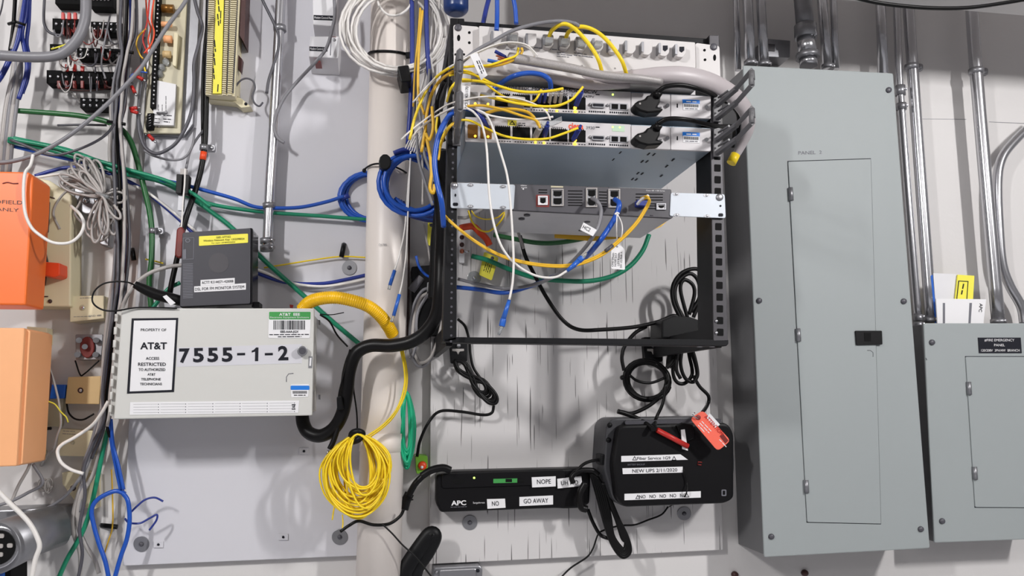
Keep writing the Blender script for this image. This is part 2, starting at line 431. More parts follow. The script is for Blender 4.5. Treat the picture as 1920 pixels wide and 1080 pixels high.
# tall grey breaker panel
def breaker_panel(name, label, q, dq, d, dk, hinges, studs):
    t = thing(name, label, 'panel', (*q[3], d))
    cx = sum(p[0] for p in q)/4; cy = sum(p[1] for p in q)/4
    ins = [(cx+(x-cx)*.985, cy+(y-cy)*.992) for x, y in q]
    pr(ins, d-.004, 0, 'cabinet', 'panelshade', t, bev=.002)
    pr(rq(q, 4), d, d-.005, 'cover', 'panel', t, bev=.0022)
    ow = [(cx_, cy_) for cx_, cy_ in dq]
    MB().frame([(x+(-1.6 if i in (0, 3) else 0), y+(-1.2 if i < 2 else 1.0)) for i, (x, y) in enumerate(ow)], ow, d+.0003, d-.0002).build('door_gap', 'ink', t)
    dr = pr(rq(ow, 3), d+.003, d-.0005, 'door', 'panel', t, bev=.0008)
    for x, y in hinges: MB().seg(x, y-12, x+1.5, y+12, d+.003, 4.5, 10).build('hinge', 'dsteel', dr)
    for x, y in studs: MB().dome(x, y, 5.6, d, .005, 14).build('bolt', 'dgrey', t)
    return t, dr
PD = .135
tp, dr = breaker_panel('breaker_panel', 'tall grey electrical panel with a narrow door, right of the rack',
    [(1393, 122), (1675, 137), (1744, 1028), (1433, 1045)], [(1478, 303), (1633, 298), (1652, 982), (1514, 979)], PD, 0,
    [(1482, 364), (1496, 628), (1511, 912)], [(1423, 564), (1446, 1006), (1666, 169), (1694, 565), (1726, 992)])
lk = pr(rq([(1604, 620), (1654, 620), (1655, 646), (1606, 647)], 2), PD+.007, PD+.003, 'latch', 'black', dr, bev=.0008)
pr([(1620, 624), (1633, 624), (1633, 640), (1621, 640)], PD+.0075, PD+.005, 'finger_recess', 'hole', lk)
MB().tube([U(x, y, PD+.0032) for x, y in ((1626, 657), (1632, 657), (1637, 661), (1637, 669))], .0006, 5).build('key_cover', 'dgrey', dr)
letters(tp, [('PANEL  2', 1519, 286, 6.5, PD, -2, 44)], 'inkg')
PE = .10
tp2, dr2 = breaker_panel('breaker_panel', 'smaller grey electrical panel cut off by the right edge, with a black nameplate',
    [(1732, 606), (1960, 606), (1964, 1010), (1752, 1018)], [(1811, 669), (1990, 669), (1998, 952), (1829, 951)], PE, 0,
    [(1816, 728), (1827, 887)], [(1747, 642), (1766, 977)])
n = pr([(1834, 633), (1914, 633), (1916, 662), (1836, 662)], PE+.0015, PE, 'nameplate', 'ink', tp2)
letters(n, [('#FIRE EMERGENCY', 1874, 638, 4.6, PE+.0016, 0, 56), ('PANEL', 1874, 647, 4.6, PE+.0016, 0, 20), ('120/208V  3PH/4W  BRANCH', 1876, 657, 4.6, PE+.0016, 0, 72)], 'lbl')
MB().tube([U(1736, 671, PE+.001), U(1738, 675, PE+.001)], .0006, 5).build('scratch', 'ink', tp2)

# papers behind the small panel
t = thing('plastic_sleeve', 'clear plastic document sleeve standing behind the small grey panel', 'sleeve', (1770, 560, .06))
pr([(1748, 512), (1796, 514), (1790, 606), (1755, 606)], .062, .060, 'sleeve', 'dev', t); pr([(1745, 517), (1749, 515), (1757, 604), (1754, 606)], .064, .062, 'blue_edge', 'conn', t)
t = thing('yellow_booklet', 'yellow booklet sticking up behind the white folded sheet', 'booklet', (1805, 560, .066))
pr([(1796, 515), (1827, 517), (1822, 606), (1786, 606)], .067, .064, 'cover', 'ylab', t)
MB().frame([(1797, 526), (1816, 527), (1811, 600), (1789, 600)], [(1798.5, 527.5), (1814.5, 528.5), (1809.7, 598.5), (1790.5, 598.5)], .0676, .067).build('printed_border', 'ink', t)
dashes(t, [(1807, 532, 1803, 552, .067, 2.2)])
t = thing('instruction_sheet', 'white folded instruction sheet standing on top of the small grey panel', 'paper', (1800, 606, .075))
pr([(1755, 560), (1849, 561), (1844, 607), (1758, 607)], .078, .075, 'sheet', 'lbl', t)
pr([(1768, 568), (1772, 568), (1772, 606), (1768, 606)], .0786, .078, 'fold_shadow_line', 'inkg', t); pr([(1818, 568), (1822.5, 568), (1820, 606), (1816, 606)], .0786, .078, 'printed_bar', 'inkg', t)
letters(t, [('APC', 1839, 577, 6, .078, 96, 16, .02)])
cab('cable', 'black cable sagging across the top right corner in front of the conduits', [(1575, -12, .3), (1640, 4), (1700, 12), (1760, 15.5), (1820, 14), (1880, 6), (1940, -4)], 3.8, 'cableblack')
MB().prism([(1730, 222.2), (1812, 223.2), (1812, 224.0), (1730, 223.2)], .0008, 0).build('trim_2', 'dsteel', None, 0, kind='structure')
MB().prism([(1855, 228), (1925, 231), (1925, 232), (1855, 228.8)], .0008, 0).build('trim_3', 'dsteel', None, 0, kind='structure')

# ------------------------------------------------------------------ battery backup and surge strip
UD = .15
t = thing('battery_backup', 'black battery backup box with four white label strips under the rack', 'battery backup', (1255, 940, .02))
pr(rq([(1137, 797), (1150, 784), (1335, 781), (1372, 800), (1378, 870), (1372, 935), (1355, 944), (1170, 951), (1150, 938), (1132, 880)], 10), UD-.028, .022, 'case', 'upsg', t, bev=.004)
pr(rq([(1160, 797), (1365, 793), (1377, 812), (1377, 935), (1360, 944), (1172, 951), (1156, 936), (1148, 870)], 14), UD, UD-.03, 'front_shell', 'ups', t, bev=.006)
pr(rq([(1172, 789), (1352, 785), (1352, 792), (1172, 796)], 3), UD-.018, UD-.03, 'top_ridge', 'dgrey', t)
pr([(1268, 798), (1279, 792), (1300, 796), (1302, 822), (1282, 830)], UD+.006, UD, 'outlet_block', 'ups', t, bev=.002)
MB().dome(1143, 797, 5, UD-.028, .004).build('foot', 'black', t); MB().dome(1141, 825, 5, UD-.028, .004).build('foot', 'black', t)
for i, (q, ls) in enumerate([
    ([(1165, 855), (1276, 852), (1290, 862), (1165, 866)], [('Fiber Service 1G9', 1226, 859, 5.5, UD, -1, 62)]),
    ([(1167, 878), (1280, 875), (1280, 886), (1168, 889)], [('NEW UPS 2/11/2020', 1228, 882, 6.5, UD, -1.5, 84)]),
    ([(1171, 926), (1314, 921), (1314, 933), (1171, 938)], [('NO   NO   NO   NO   NO', 1243, 930, 6.5, UD, -2, 88)]),
    ([(1277, 806), (1284, 805), (1290, 845), (1280, 842)], [])]):
    l = pr(q, UD+.0012 if i < 3 else UD+.008, UD if i < 3 else UD+.005, 'label_strip', 'lbl', t)
    if ls: letters(l, [(a[0], a[1], a[2], a[3], UD+.0013)+a[5:] for a in ls])
    if i in (0, 2):
        mb = MB()
        for x in ((1190, 1264) if i == 0 else (1196, 1288)):
            y = 859 if i == 0 else (931.5 if x < 1240 else 928.5)
            mb.frame([(x, y-4), (x+4.5, y+4), (x-4.5, y+4)], [(x, y-2), (x+3, y+3), (x-3, y+3)], UD+.0018, UD+.0012)
        mb.build('warning_mark', 'ink', l)
letters(t, [('BATTERY BACKUP', 1193, 871, 3, UD, -1, 32)], 'inkg')
MB().frame(rq(bx(1353, 918, 1362, 930), 2), rq(bx(1355, 920, 1360, 928), 1), UD+.001, UD).build('emblem', 'inkg', t)
MB().tube([U(x, y, UD+.001) for x, y in ((1316, 867), (1309, 866), (1308, 871), (1315, 872))], .0015, 6).build('red_indicator', 'dred', t)
SD = .075
t = thing('surge_strip', 'long black surge protector strip with joke labels, fixed low on the plywood', 'surge protector', (960, 950, .022))
pr(rq([(818, 890), (850, 884), (1100, 878), (1108, 890), (1106, 945), (1085, 953), (1060, 954), (1040, 953), (826, 961), (818, 945)], 6), SD, .022, 'case', 'ups', t, bev=.005)
pr(rq([(828, 888), (1060, 880), (1062, 908), (828, 916)], 6), SD+.004, SD-.002, 'raised_top', 'ups', t, bev=.002)
g = pr([(925, 898), (970, 897), (970, 905), (925, 906)], SD+.005, SD+.004, 'port_label', 'greenl', t)
for x in (948, 970): pr([(x, 898), (x+12, 898), (x+12, 904), (x, 904)], SD+.0055, SD+.004, 'network_port', 'hole', t)
MB().dome(889, 896, 2, SD+.004, .001).build('indicator_light', 'ledg', t)
MB().prism(circ(860, 902, 12, 6), SD+.0045, SD+.003).build('outlet', 'hole', t)
letters(t, [('APC', 860, 943, 8.5, SD+.0005, -2, 28, .04)], 'lbl', 'logo'); letters(t, [('SurgeArrest', 898, 943, 3.2, SD+.0005, -1, 22)], 'lbl')
dashes(t, [(845, 951, 875, 950, SD, 1)], 'inkg')
for q, s_ in (([(997, 895), (1042, 893), (1042, 912), (998, 914)], ('NOPE', 1020, 903, 8.5, -2, 26)), ([(1045, 898), (1090, 893), (1092, 911), (1046, 916)], ('UH NO', 1068, 905, 8, -3, 32)),
             ([(913, 936), (947, 935), (948, 952), (914, 954)], ('NO', 929, 944, 8.5, -2, 13)), ([(974, 932), (1037, 929), (1037, 946), (974, 949)], ('GO AWAY', 1005, 939, 8.5, -2, 46))):
    dd = SD+.0055 if q[0][1] < 920 else SD+.001
    l = pr(q, dd+.001, dd-.003, 'label_strip', 'lbl', t); letters(l, [(s_[0], s_[1], s_[2], s_[3], dd+.0012, s_[4], s_[5])])
# red lock-out tag
t = thing('warning_tag', 'coral red plastic tag hanging over the top right of the battery backup', 'tag', (1330, 800, .19))
pr(rq([(1294, 785), (1318, 769), (1370, 826), (1346, 846)], 8), .19, .188, 'tag', 'pink', t, bev=.0003)
MB().dome(1309, 783, 5, .19, .001).build('eyelet', 'dred', t); MB().tube([U(x, y, .195) for x, y in ((1309, 785), (1301, 781), (1298, 776), (1303, 774))], .0015, 6).build('ring', 'steel', t)
p = pr([(1324, 782), (1331, 775), (1350, 796), (1342, 803)], .1905, .19, 'white_patch', 'lbl', t); letters(t, [('ATTENTION', 1339, 797, 7, .1907, 47, 48, .02)], 'red')
dashes(t, [(1316, 790, 1334, 809, .19, 1.4), (1312, 793, 1330, 812, .19, 1.4), (1309, 797, 1322, 811, .19, 1.4), (1349, 824, 1362, 838, .19, 1.4)], 'lbl')
pr([(1349, 818), (1355, 812), (1366, 826), (1360, 832)], .1902, .19, 'dark_patch', 'dred', t)
MB().seg(1232, 806, 1290, 837, UD+.012, 5, 12, UD+.012).build('plastic_rod', 'red', None, 0, **props('short red plastic rod lying across the battery backup', 'rod'))
# splitter and steel cover at the bottom
t = thing('outlet_splitter', 'small lime green outlet tester with an orange lens beside the plywood edge', 'tester', (790, 870, .05))
pr(rq([(779, 853), (802, 855), (802, 885), (781, 889)], 3), .05, .0, 'body', 'lime', t, bev=.001); MB().dome(792, 873, 8.5, .05, .006, 16).build('lens', 'orange2', t); MB().dome(791, 876, 3, .056, .004).build('light', 'lbl', t)
t = thing('outlet_cover', 'galvanised steel box cover at the bottom edge below the plywood', 'cover', (855, 1080, .04))
pr(rq([(812, 1064), (900, 1060), (905, 1066), (903, 1120), (810, 1120)], 5), .045, 0, 'box', 'dsteel', t, bev=.003); pr(rq([(824, 1069), (893, 1066), (893, 1118), (820, 1118)], 4), .05, .045, 'raised_field', 'steel', t, bev=.002)
MB().dome(896, 1070, 3.5, .045, .003).build('screw', 'ink', t); MB().dome(818, 1073, 3.5, .045, .003).build('screw', 'dsteel', t)
t = thing('cable_strap', 'folded black hook and loop strap at the bottom behind the pipe', 'strap', (790, 1030, .06))
MB().tube(spline([U(*p) for p in ((745, 1100, .08), (765, 1060, .08), (785, 1030, .08), (806, 1003, .08), (813, 1008, .08), (800, 1035, .075), (780, 1065, .07), (772, 1100, .06))]), .017, 10, flat=.6).build('band', 'black', t)
# ------------------------------------------------------------------ the rack
RD = .40
t = thing('equipment_rack', 'open black wall rack frame holding all the network equipment', 'rack', (838, 640, RD))
def post(x0t, x0b, x1t, x1b, y0, y1, d0, d1, name='post', m='rackblack'): return pr([(x0t, y0), (x1t, y0), (x1b, y1), (x0b, y1)], d1, d0, name, m, t, bev=.001)
lp = post(844, 830, 858, 856, 34, 640, RD-.003, RD, 'post', 'rackblack')                 # left front flange
pr([(846, 36), (849, 36), (836, 640), (831, 640)], RD-.002, RD-.055, 'post_side', 'rackblack', t)
rp = post(1330, 1338, 1348, 1365, 66, 640, RD-.003, RD, 'post', 'rackgrey')
pr([(1330, 66), (1332, 66), (1340, 640), (1338, 640)], RD-.002, RD-.075, 'post_side', 'rackblack', t)
hb = MB()
for y in range(62, 636, 27):
    f = (y-34)/606; x = 851-f*6
    for dy in (0, 9.5, 17): pass
    hb.prism(circ(x+1, y, 2.2, n=10), RD+.0004, RD-.001)
    hb.prism(circ(x+.5, y+11, 2.2, n=10), RD+.0004, RD-.001)
hb.build('rail_holes', 'dgrey', lp)
hb = MB()
for y in range(286, 630, 22):
    f = (y-66)/574; x = 1341+f*10
    hb.prism(rq([(x-6, y), (x+6, y+.5), (x+6, y+14), (x-6, y+13.5)], 2), RD+.0004, RD-.001)
hb.build('rail_slots', 'hole', rp)
hb = MB()                                                                                 # holes on the inner side of the right post
for y in (292, 304, 319, 328, 349, 392, 417, 429, 445, 460, 473, 492, 504, 519, 534, 547, 579, 591):
    v = ROT @ Vector(((1313-960+((y-290)*.012))/FPX, -(y-540)/FPX, -1.0)); xs = U(1339, y, RD-.03).x-.0045
    tt = (xs-CAM.x)/v.x; p = CAM+v*tt
    hb.tube([Vector((xs-.0006, p.y, p.z)), Vector((xs+.001, p.y, p.z))], .0022, 8)
hb.build('rail_holes', 'lbl', rp)
pr(rq([(833, 631), (856, 632), (1366, 637), (1366, 645), (1362, 649), (836, 642), (832, 640)], 2), RD, RD-.035, 'bottom_bar', 'rackblack', t, bev=.001)
pr([(846, 34), (870, 35), (872, 46), (846, 46)], RD-.004, RD-.04, 'top_bracket', 'rackblack', t)
pr([(846, 38), (1349, 74), (1349, 84), (846, 48)], RD-.012, RD-.05, 'top_bar', 'rackblack', t, bev=.001)
for (x0, x1, y) in ((842, 876, 640), (1206, 1243, 640)):
    k = pr(rq([(x0, y-8), (x1, y-8), (x1, y+38), (x0+4, y+42)], 4), .04, .022, 'wall_bracket', 'rackblack', t, bev=.0008)
    cx = (x0+x1)/2
    pr([(cx-11, y+14), (cx+11, y+14), (cx+11, y+18), (cx+3, y+19), (cx, y+25), (cx-3, y+19), (cx-11, y+18)], .0406, .04, 'slot', 'lgrey', k)
    MB().dome(cx+1, y+8, 4.5, .04, .005).build('screw', 'dsteel', k)
# arms back to the wall: low left, low right, high left, high right
for (x, y) in ((842, 628), (1345, 632), (850, 60), (1338, 90)):
    a = U(x, y, RD-.02); MB().hexa((a.x, -.5*(RD), a.z), .012, RD-.03, .04).build('side_arm', 'rackblack', t, bev=.001)
for y in (607, 629): MB().dome(1343, y-5, 3.2, RD, .003).build('screw', 'steel', t)
for x in (1312, 1335): MB().seg(x, 648, x, 651, RD-.015, 5).build('foot_bolt', 'dsteel', t)

# patch panel -------------------------------------------------------
TD = RD+.003
t = thing('patch_panel', 'white two-unit patch panel with a row of jacks at the top of the rack', 'patch panel', (1100, 110, RD))
PQ = [(850, 46), (1349, 86), (1352, 172), (851, 136)]
for k, q in enumerate(([(850, 46), (898, 50), (898, 139), (851, 136)], [(1304, 80), (1349, 86), (1352, 172), (1306, 168)])):
    e = pr(rq(q, 5), TD, RD, 'mounting_ear', 'wpanel', t, bev=.0006); h = MB()
    if k == 0:
        h.prism(circ(860, 71, 3, 6), TD+.0004, TD-.0003); h.prism(rq(bx(852, 100, 872, 104), 2), TD+.0004, TD-.0003)
        for x, y in ((880, 61), (880, 80)): h.prism(circ(x, y, 2.6), TD+.0004, TD-.0003)
        screw(t, 859, 52, 7, TD, 'dgrey')
    else:
        h.prism(circ(1340, 108, 2.8, 6), TD+.0004, TD-.0003)
        for x, y in ((1321, 94), (1322, 112), (1322, 137), (1340, 142)): h.prism(circ(x, y, 2.5), TD+.0004, TD-.0003)
        screw(t, 1338, 88, 7, TD, 'dgrey')
    h.build('ear_holes', 'hole', e)
body = pr(rq([(898, 48), (1304, 79), (1306, 168), (899, 140)], 3), TD+.012, RD-.13, 'face', 'wpanel', t, bev=.0015)
FD = TD+.012
xs = [932, 963, 997, 1029, 1060, 1091, 1122, 1152, 1183, 1214, 1246, 1277]
for i, x in enumerate(xs):
    y = 68+(x-932)*.071; kind = i
    j = pr(rq([(x-11, y-11), (x+9, y-10), (x+9, y+8), (x+3, y+15), (x-7, y+14), (x-11, y+8)], 3), FD+.013, FD, 'jack', 'lgrey' if i in (1, 3, 4) else 'wpanel', t, bev=.0008)
    pr([(x-11, y-10), (x-7, y-10), (x-7, y+10), (x-11, y+8)], FD+.015, FD, 'clip_edge', 'dsteel', j)
    if i >= 10: pr([(x-3, y-5), (x+6, y-5), (x+6, y+2), (x+1, y+6), (x-3, y+3)], FD+.0136, FD+.008, 'jack_opening', 'ink', j)
    if i in (1, 3, 4, 5, 6): pr(rq([(x-6, y-6), (x+8, y-5), (x+8, y+5), (x-6, y+5)], 2), FD+.024, FD+.012, 'plug', 'clear', j, bev=.0005)
for i, x in enumerate((1120, 1152, 1183, 1214)):
    pass
letters(t, [(str(n_), x, y, 2.6, FD) for n_, x, y in ((17, 1060, 121), (18, 1091, 123), (20, 1153, 128), (21, 1184, 131), (22, 1215, 133))], 'ink')
dashes(t, [(951, 86, 968, 87, FD, 1.6), (948, 92, 985, 95, FD, 1.4), (990, 88, 1015, 90, FD, 1.6), (1010, 90, 1055, 94, FD, 1.6), (1044, 98, 1060, 99, FD, 1.4), (1044, 101, 1073, 104, FD, 1.4), (1044, 105, 1067, 107, FD, 1.2),
           (1076, 99, 1100, 102, FD, 1.4), (1076, 103, 1110, 107, FD, 1.4), (1098, 106, 1112, 108, FD, 1.2)], 'inkg')

# two aggregation switches -------------------------------------------
def switch(label, ya, yb, up, logo):
    """ya/yb: top edge y at x=872 and x=1333; 46 px high"""
    D = RD+.004
    t = thing('network_switch', label, 'network switch', (1100, (ya+yb)/2+40, RD), 'white one-unit switches in the rack')
    Y = lambda x, v: ya+(x-872)/461*(yb-ya)+v*(46+(x-872)/461*-2)
    q = lambda x0, v0, x1, v1: [(x0, Y(x0, v0)), (x1, Y(x1, v0)), (x1, Y(x1, v1)), (x0, Y(x0, v1))]
    MB().prism(q(874, .0, 1332, 1.0), D-.004, RD-.27).build('chassis', 'cieb', t, bev=.001)
    f = pr(rq(q(872, .0, 1183, 1.0), 2), D, D-.004, 'face', 'cie', t, bev=.0006)
    for x0, x1 in ((1184, 1257), (1258, 1333)):
        pr(rq(q(x0, .03, x1, .99), 2), D+.002, D-.004, 'power_module', 'cie', t, bev=.0008)
    # cages with saw-tooth top edge
    for x0, x1 in ((928, 957), (961, 994), (998, 1030), (1033, 1064), (1067, 1098)):
        c = MB(); c.prism(q(x0, .34, x1, .84), D+.0005, D-.001)
        n_ = int((x1-x0)/3.6)
        for k in range(n_):
            xx = x0+k*3.6; c.prism([(xx, Y(xx, .35)), (xx+1.8, Y(xx, .28)), (xx+3.6, Y(xx, .35))], D+.0005, D-.001)
        c.build('port_cage', 'hole', t)
    for x0, x1 in ((877, 896), (901, 922)):
        c = pr(rq(q(x0, .3, x1, .86), 2), D+.0008, D-.001, 'uplink_port', 'dsteel' if up else 'gold', t); MB().dome(x0+14, Y(x0, .78), 2.2, D+.001, .001).build('port_light', 'ledy', c)
    lv = MB()
    for x in range(930, 1096, 5):
        if x % 30: lv.prism(q(x, .915, x+2.8, .95), D+.0005, D)
    for x0, n_ in ((1104, 8), (1143, 9)):
        for k in range(n_): lv.prism(q(x0+k*4, .86, x0+k*4+2.5, .93), D+.0005, D)
    lv.build('vent_slots', 'ink', t)
    c = pr(rq(q(1110, .52, 1134, .72), 2), D+.004, D, 'serial_port', 'dsteel', t, bev=.0004); pr(rq(q(1112, .56, 1132, .67), 1.5), D+.0045, D, 'serial_socket', 'ink', c)
    for x in (1106, 1139): MB().dome(x, Y(x, .62), 3, D, .004).build('thumb_nut', 'dsteel', t)
    c = pr(q(1144, .5, 1177, .78), D+.002, D, 'network_ports', 'dsteel', t)
    for x in (1147, 1163): pr(q(x, .54, x+12, .75), D+.0025, D, 'socket', 'hole', c)
    for x in (1190, 1197): MB().dome(x, Y(x, .77), 2.6, D+.002, .001).build('status_light', 'ledg', t)
    for x in (1149,) if up else (1149, 1162): MB().dome(x, Y(x, .15), 1.8, D, .001).build('status_light', 'ledg', t)
    s = pr(q(1280, .22, 1312, .38), D+.003, D+.002, 'asset_label', 'bluel', t); w = pr(q(1281, .38, 1312, .66), D+.003, D+.002, 'barcode_label', 'lbl', t)
    b = MB()
    for k in range(12): b.prism(q(1283+k*2.3, .41, 1283+k*2.3+1.1, .53), D+.0035, D+.003)
    b.build('barcode', 'ink', w); dashes(s, [(1287, Y(1287, .3), 1306, Y(1306, .3), D+.003, 2)], 'lbl')
    dashes(w, [(1285, Y(1285, .6), 1308, Y(1308, .6), D+.003, 1.4)], 'inkg')
    MB().seg(1270, Y(1270, .42), 1270, Y(1270, .58), D+.002, 1.2).build('slot', 'ink', t)
    for x in (1252, 1325): MB().tube([U(x, Y(x, .5), D+.002), U(x, Y(x, .5), D+.008)], 3.5*ppm(x, 200, D), 12).build('thumb_screw', 'dsteel', t)
    for x in (884, 960, 995, 1034) : pass
    for x in ((1024, 1044, 1078, 1080) if up else (1004, 1020, 1077, 1079)):
        MB().dome(x, Y(x, .93), 2.4, D, .002).build('port_light', 'ledy', t)
    MB().dome(1078, Y(1078, .78), 3.2, D, .003).build('port_light', 'ledy', t)
    # power lead plug
    dy = Y(1210, 0)-162
    p = MB().prism([(x, y+dy) for x, y in ((1189, 183), (1197, 177), (1210, 174), (1215, 166), (1221, 167), (1224, 159), (1240, 162), (1238, 180), (1233, 189), (1245, 192), (1240, 198), (1215, 200), (1200, 196), (1191, 190))], D+.032, D+.004).build('power_plug', 'cableblack', t, .004)
    MB().dome(1200, 183+dy, 2, D+.032, .001).build('moulded_dot', 'lgrey', p)
    MB().tube([U(1230, 170+dy, D+.03), U(1236, 161+dy, D+.036)], .0075, 10).build('strain_relief', 'cableblack', p)
    MB().seg(1202, Y(1202, .72), 1240, Y(1240, .6), D+.01, 1.6).build('retaining_bail', 'dsteel', t)
    dashes(t, [(972, Y(972, .16), 985, Y(985, .16), D, 1.2), (972, Y(972, .24), 985, Y(985, .24), D, 1.6), (1035, Y(1035, .26), 1055, Y(1055, .26), D, .9), (1117, Y(1117, .18), 1125, Y(1125, .18), D, 1.6)], 'ink')
    return t, Y, D
sw1, Y1, D1 = switch('upper white switch under the patch panel, with amber port lights', 158, 179, True, False)
sw2, Y2, D2 = switch('lower white switch with a red name on its face', 219, 240, False, True)
letters(sw1, [('2Q101T10CM007E3/STLTMOCC0CW', 1030, 168.5, 6.5, D1, 3, 182), ('005  1', 1062, 178, 6, D1, 3, 22), ('047PV', 1104, 181, 4.5, D1, 3, 20)], 'ink')
letters(sw2, [('ciena', 1080, 236.5, 11, D2, 3, 28, .04)], 'orange2', 'logo'); letters(sw2, [('3930', 1107, 239.5, 5.5, D2, 3, 16)], 'inkg')
l = pr([(952, 224), (969, 225), (968, 236), (952, 235)], D2+.0008, D2, 'caution_label', 'ylab', sw2)
MB().frame([(960.5, 226), (966, 234), (954.5, 233.5)], [(960.5, 228.5), (963.5, 232.6), (957, 232.4)], D2+.0014, D2+.0008).build('warning_mark', 'ink', l)
pr([(1148, 235), (1171, 236), (1171, 247), (1148, 246)], D2+.0006, D2, 'status_label', 'paleg', sw2)
mb = MB()                                                                                 # slots cut in the underside of the lower switch
for x, y in ((1163, 286), (1150, 299), (1216, 289), (1204, 303), (1226, 290), (1213, 303), (1196, 325), (1204, 326), (1186, 336), (1193, 337), (1262, 300), (1250, 312), (1240, 330)):
    v = ROT @ Vector(((x-960)/FPX, -(y-540)/FPX, -1.0)); z = U(1100, 273.5, D2-.004).z-.0002
    tt = (z-CAM.z)/v.z; p = CAM+v*tt
    if -p.y < RD-.265 or -p.y > RD-.005: continue
    mb.hexa((p.x, p.y, z), .003, .014, .0006)
mb.build('underside_slots', 'ink', sw2)

# cable management fingers -------------------------------------------
def finger(xp, yp, side, L, H, label, hook):
    """a grey plastic ring standing out from the post"""
    a = U(xp, yp, RD+.004); t = thing('cable_guide', label, 'cable guide', (xp, yp, RD), 'grey plastic cable guide rings on the rack posts')
    w = .0095
    P = [a+Vector((0, 0, -H/2)), a+Vector((side*.006, -L*.55, -H/2+.004)), a+Vector((side*.006, -L, -H/2+.012)), a+Vector((side*.006, -L-.001, -H/2+.012+hook*.017))]
    for i in range(3):
        m_ = (P[i]+P[i+1])/2; dv = P[i+1]-P[i]
        MB().tube([P[i]-dv*.02, P[i+1]+dv*.02], w*.62, 4).build('rail' if i < 2 else 'end_hook', 'finger', t, bev=.0008)
    MB().hexa(a+Vector((0, -.001, -H/4)), .014, .006, H*.9).build('base', 'finger', t, bev=.0008)
    MB().tube([a+Vector((0, -.01, -H/2+.012)), a+Vector((side*.004, -L*.35, -H/2+.012))], .0022, 6).build('web', 'finger', t)
for i, y in enumerate((182, 207, 247, 272)):
    finger(1343, y, 1, .135, .034, ['topmost', 'second', 'third', 'lowest'][i]+' grey cable guide ring on the right rack post', -1 if i % 2 == 0 else 1)
for i, y in enumerate((150, 185, 222, 250)):
    finger(856, y, -1, .13, .034, ['topmost', 'second', 'third', 'lowest'][i]+' grey cable guide ring on the left rack post', -1 if i % 2 == 0 else 1)

# router ------------------------------------------------------------
t = thing('router', 'dark grey router slung between two bright metal ears in the rack', 'router', (1110, 400, RD))
q0 = [(962, 346), (1259, 356), (1262, 408), (962, 393)]
MB().prism(q0, RD, RD-.19).build('chassis', 'rtrb', t, bev=.001)
pr(rq([(961, 345), (1259, 355), (1262, 409), (961, 394)], 3), RD+.004, RD-.004, 'face', 'rtr', t, bev=.0008)
R4 = RD+.004
for k, q in enumerate(([(845, 342), (966, 346), (963, 393), (845, 390)], [(1258, 361), (1359, 364), (1361, 409), (1256, 405)])):
    e = pr(rq(q, 4), RD+.006, RD+.004-.0005, 'mounting_ear', 'ear', t, bev=.0006)
    pts = [(882, 347), (943, 350), (882, 387), (943, 389)] if k == 0 else [(1268, 364), (1325, 366), (1269, 403), (1326, 405)]
    for x, y in pts:
        MB().prism(circ(x, y, 6, 3), RD+.0066, RD+.006).build('recess', 'dsteel', e); MB().dome(x, y, 2.6, RD+.0066, .001).build('screw', 'steel', e)
    if k == 0:
        screw(e, 852, 348, 7, RD+.006, 'steel'); pr(rq(bx(849, 380, 859, 386), 3), RD+.0066, RD+.006, 'oval_slot', 'ink', e); pr(circ(854, 366, 1.6, 3), RD+.0066, RD+.006, 'pin_hole', 'ink', e)
    else:
        screw(e, 1349, 370, 7, RD+.006, 'dsteel'); pr(rq(bx(1347, 400, 1356, 406), 3), RD+.0066, RD+.006, 'oval_slot', 'ink', e); pr(circ(1351, 386, 1.8, 2), RD+.0066, RD+.006, 'pin_hole', 'ink', e)
def rj(x0, y0, x1, y1, rim, rows, name='network_port'):
    p = MB().frame([(x0, y0), (x1, y0), (x1, y1), (x0, y1)], [(x0+2, y0+2), (x1-2, y0+2), (x1-2, y1-2), (x0+2, y1-2)], R4+.003, R4-.001).build(name, rim, t)
    pr([(x0+2, y0+2), (x1-2, y0+2), (x1-2, y1-2), (x0+2, y1-2)], R4+.0008, R4-.001, 'port_liner', 'dsteel' if rows > 1 else 'lbl', p)
    for r_ in range(rows):
        a = y0+3+(y1-y0-5)*r_/rows; b = y0+(y1-y0-2)*(r_+1)/rows
        pr([(x0+4, a+1), (x1-4, a+1), (x1-4, b-3), (x1-7, b-1), (x0+7, b-1), (x0+4, b-3)], R4+.0014, R4-.001, 'socket', 'hole', p)
pr(rq(bx(1005, 365, 1030, 388, .02), 2), R4+.0004, R4-.001, 'port_surround', 'dred', t)
rj(1009, 367, 1027, 384, 'lbl', 1); rj(1034, 354, 1057, 386, 'lgrey', 2); rj(1099, 352, 1120, 388, 'lgrey', 2); rj(1141, 354, 1163, 389, 'lgrey', 2); rj(1231, 381, 1249, 393, 'dsteel', 1)
pr([(1033, 348.5), (1056, 349), (1056, 352), (1033, 351.5)], R4+.0005, R4, 'port_mark', 'olive', t)
v = MB()
for x0, x1, ys in ((1065, 1092, (357, 363, 368.5, 374, 379, 384)), (1123, 1138, (359, 364.5, 370, 375.5, 381, 386)), (1010, 1026, (355, 360)), (1192, 1243, (363, 369, 374)), (1213, 1232, (381, 385, 390))):
    for y in ys: v.prism([(x0, y), (x1, y+.3), (x1, y+2), (x0, y+1.7)], R4+.0004, R4)
v.build('vent_slots', 'hole', t)
letters(t, [('Cisco ISR 1100 Series', 1229, 357.5, 2.4, R4, 1.5, 35)], 'lbl'); letters(t, [('cisco', 982, 347.5, 3, R4, 0, 11), ('POWER', 983, 352, 2.4, R4, 0, 11)], 'lbl')
MB().dome(981, 354.5, 1.6, R4, .001).build('power_light', 'lbl', t)
pr(rq([(1195, 374), (1215, 376), (1215, 386), (1195, 385)], 2), R4+.016, R4, 'fibre_module', 'dblue', t, bev=.0006)
mb = MB()                                                                                 # feet and dimples under the router
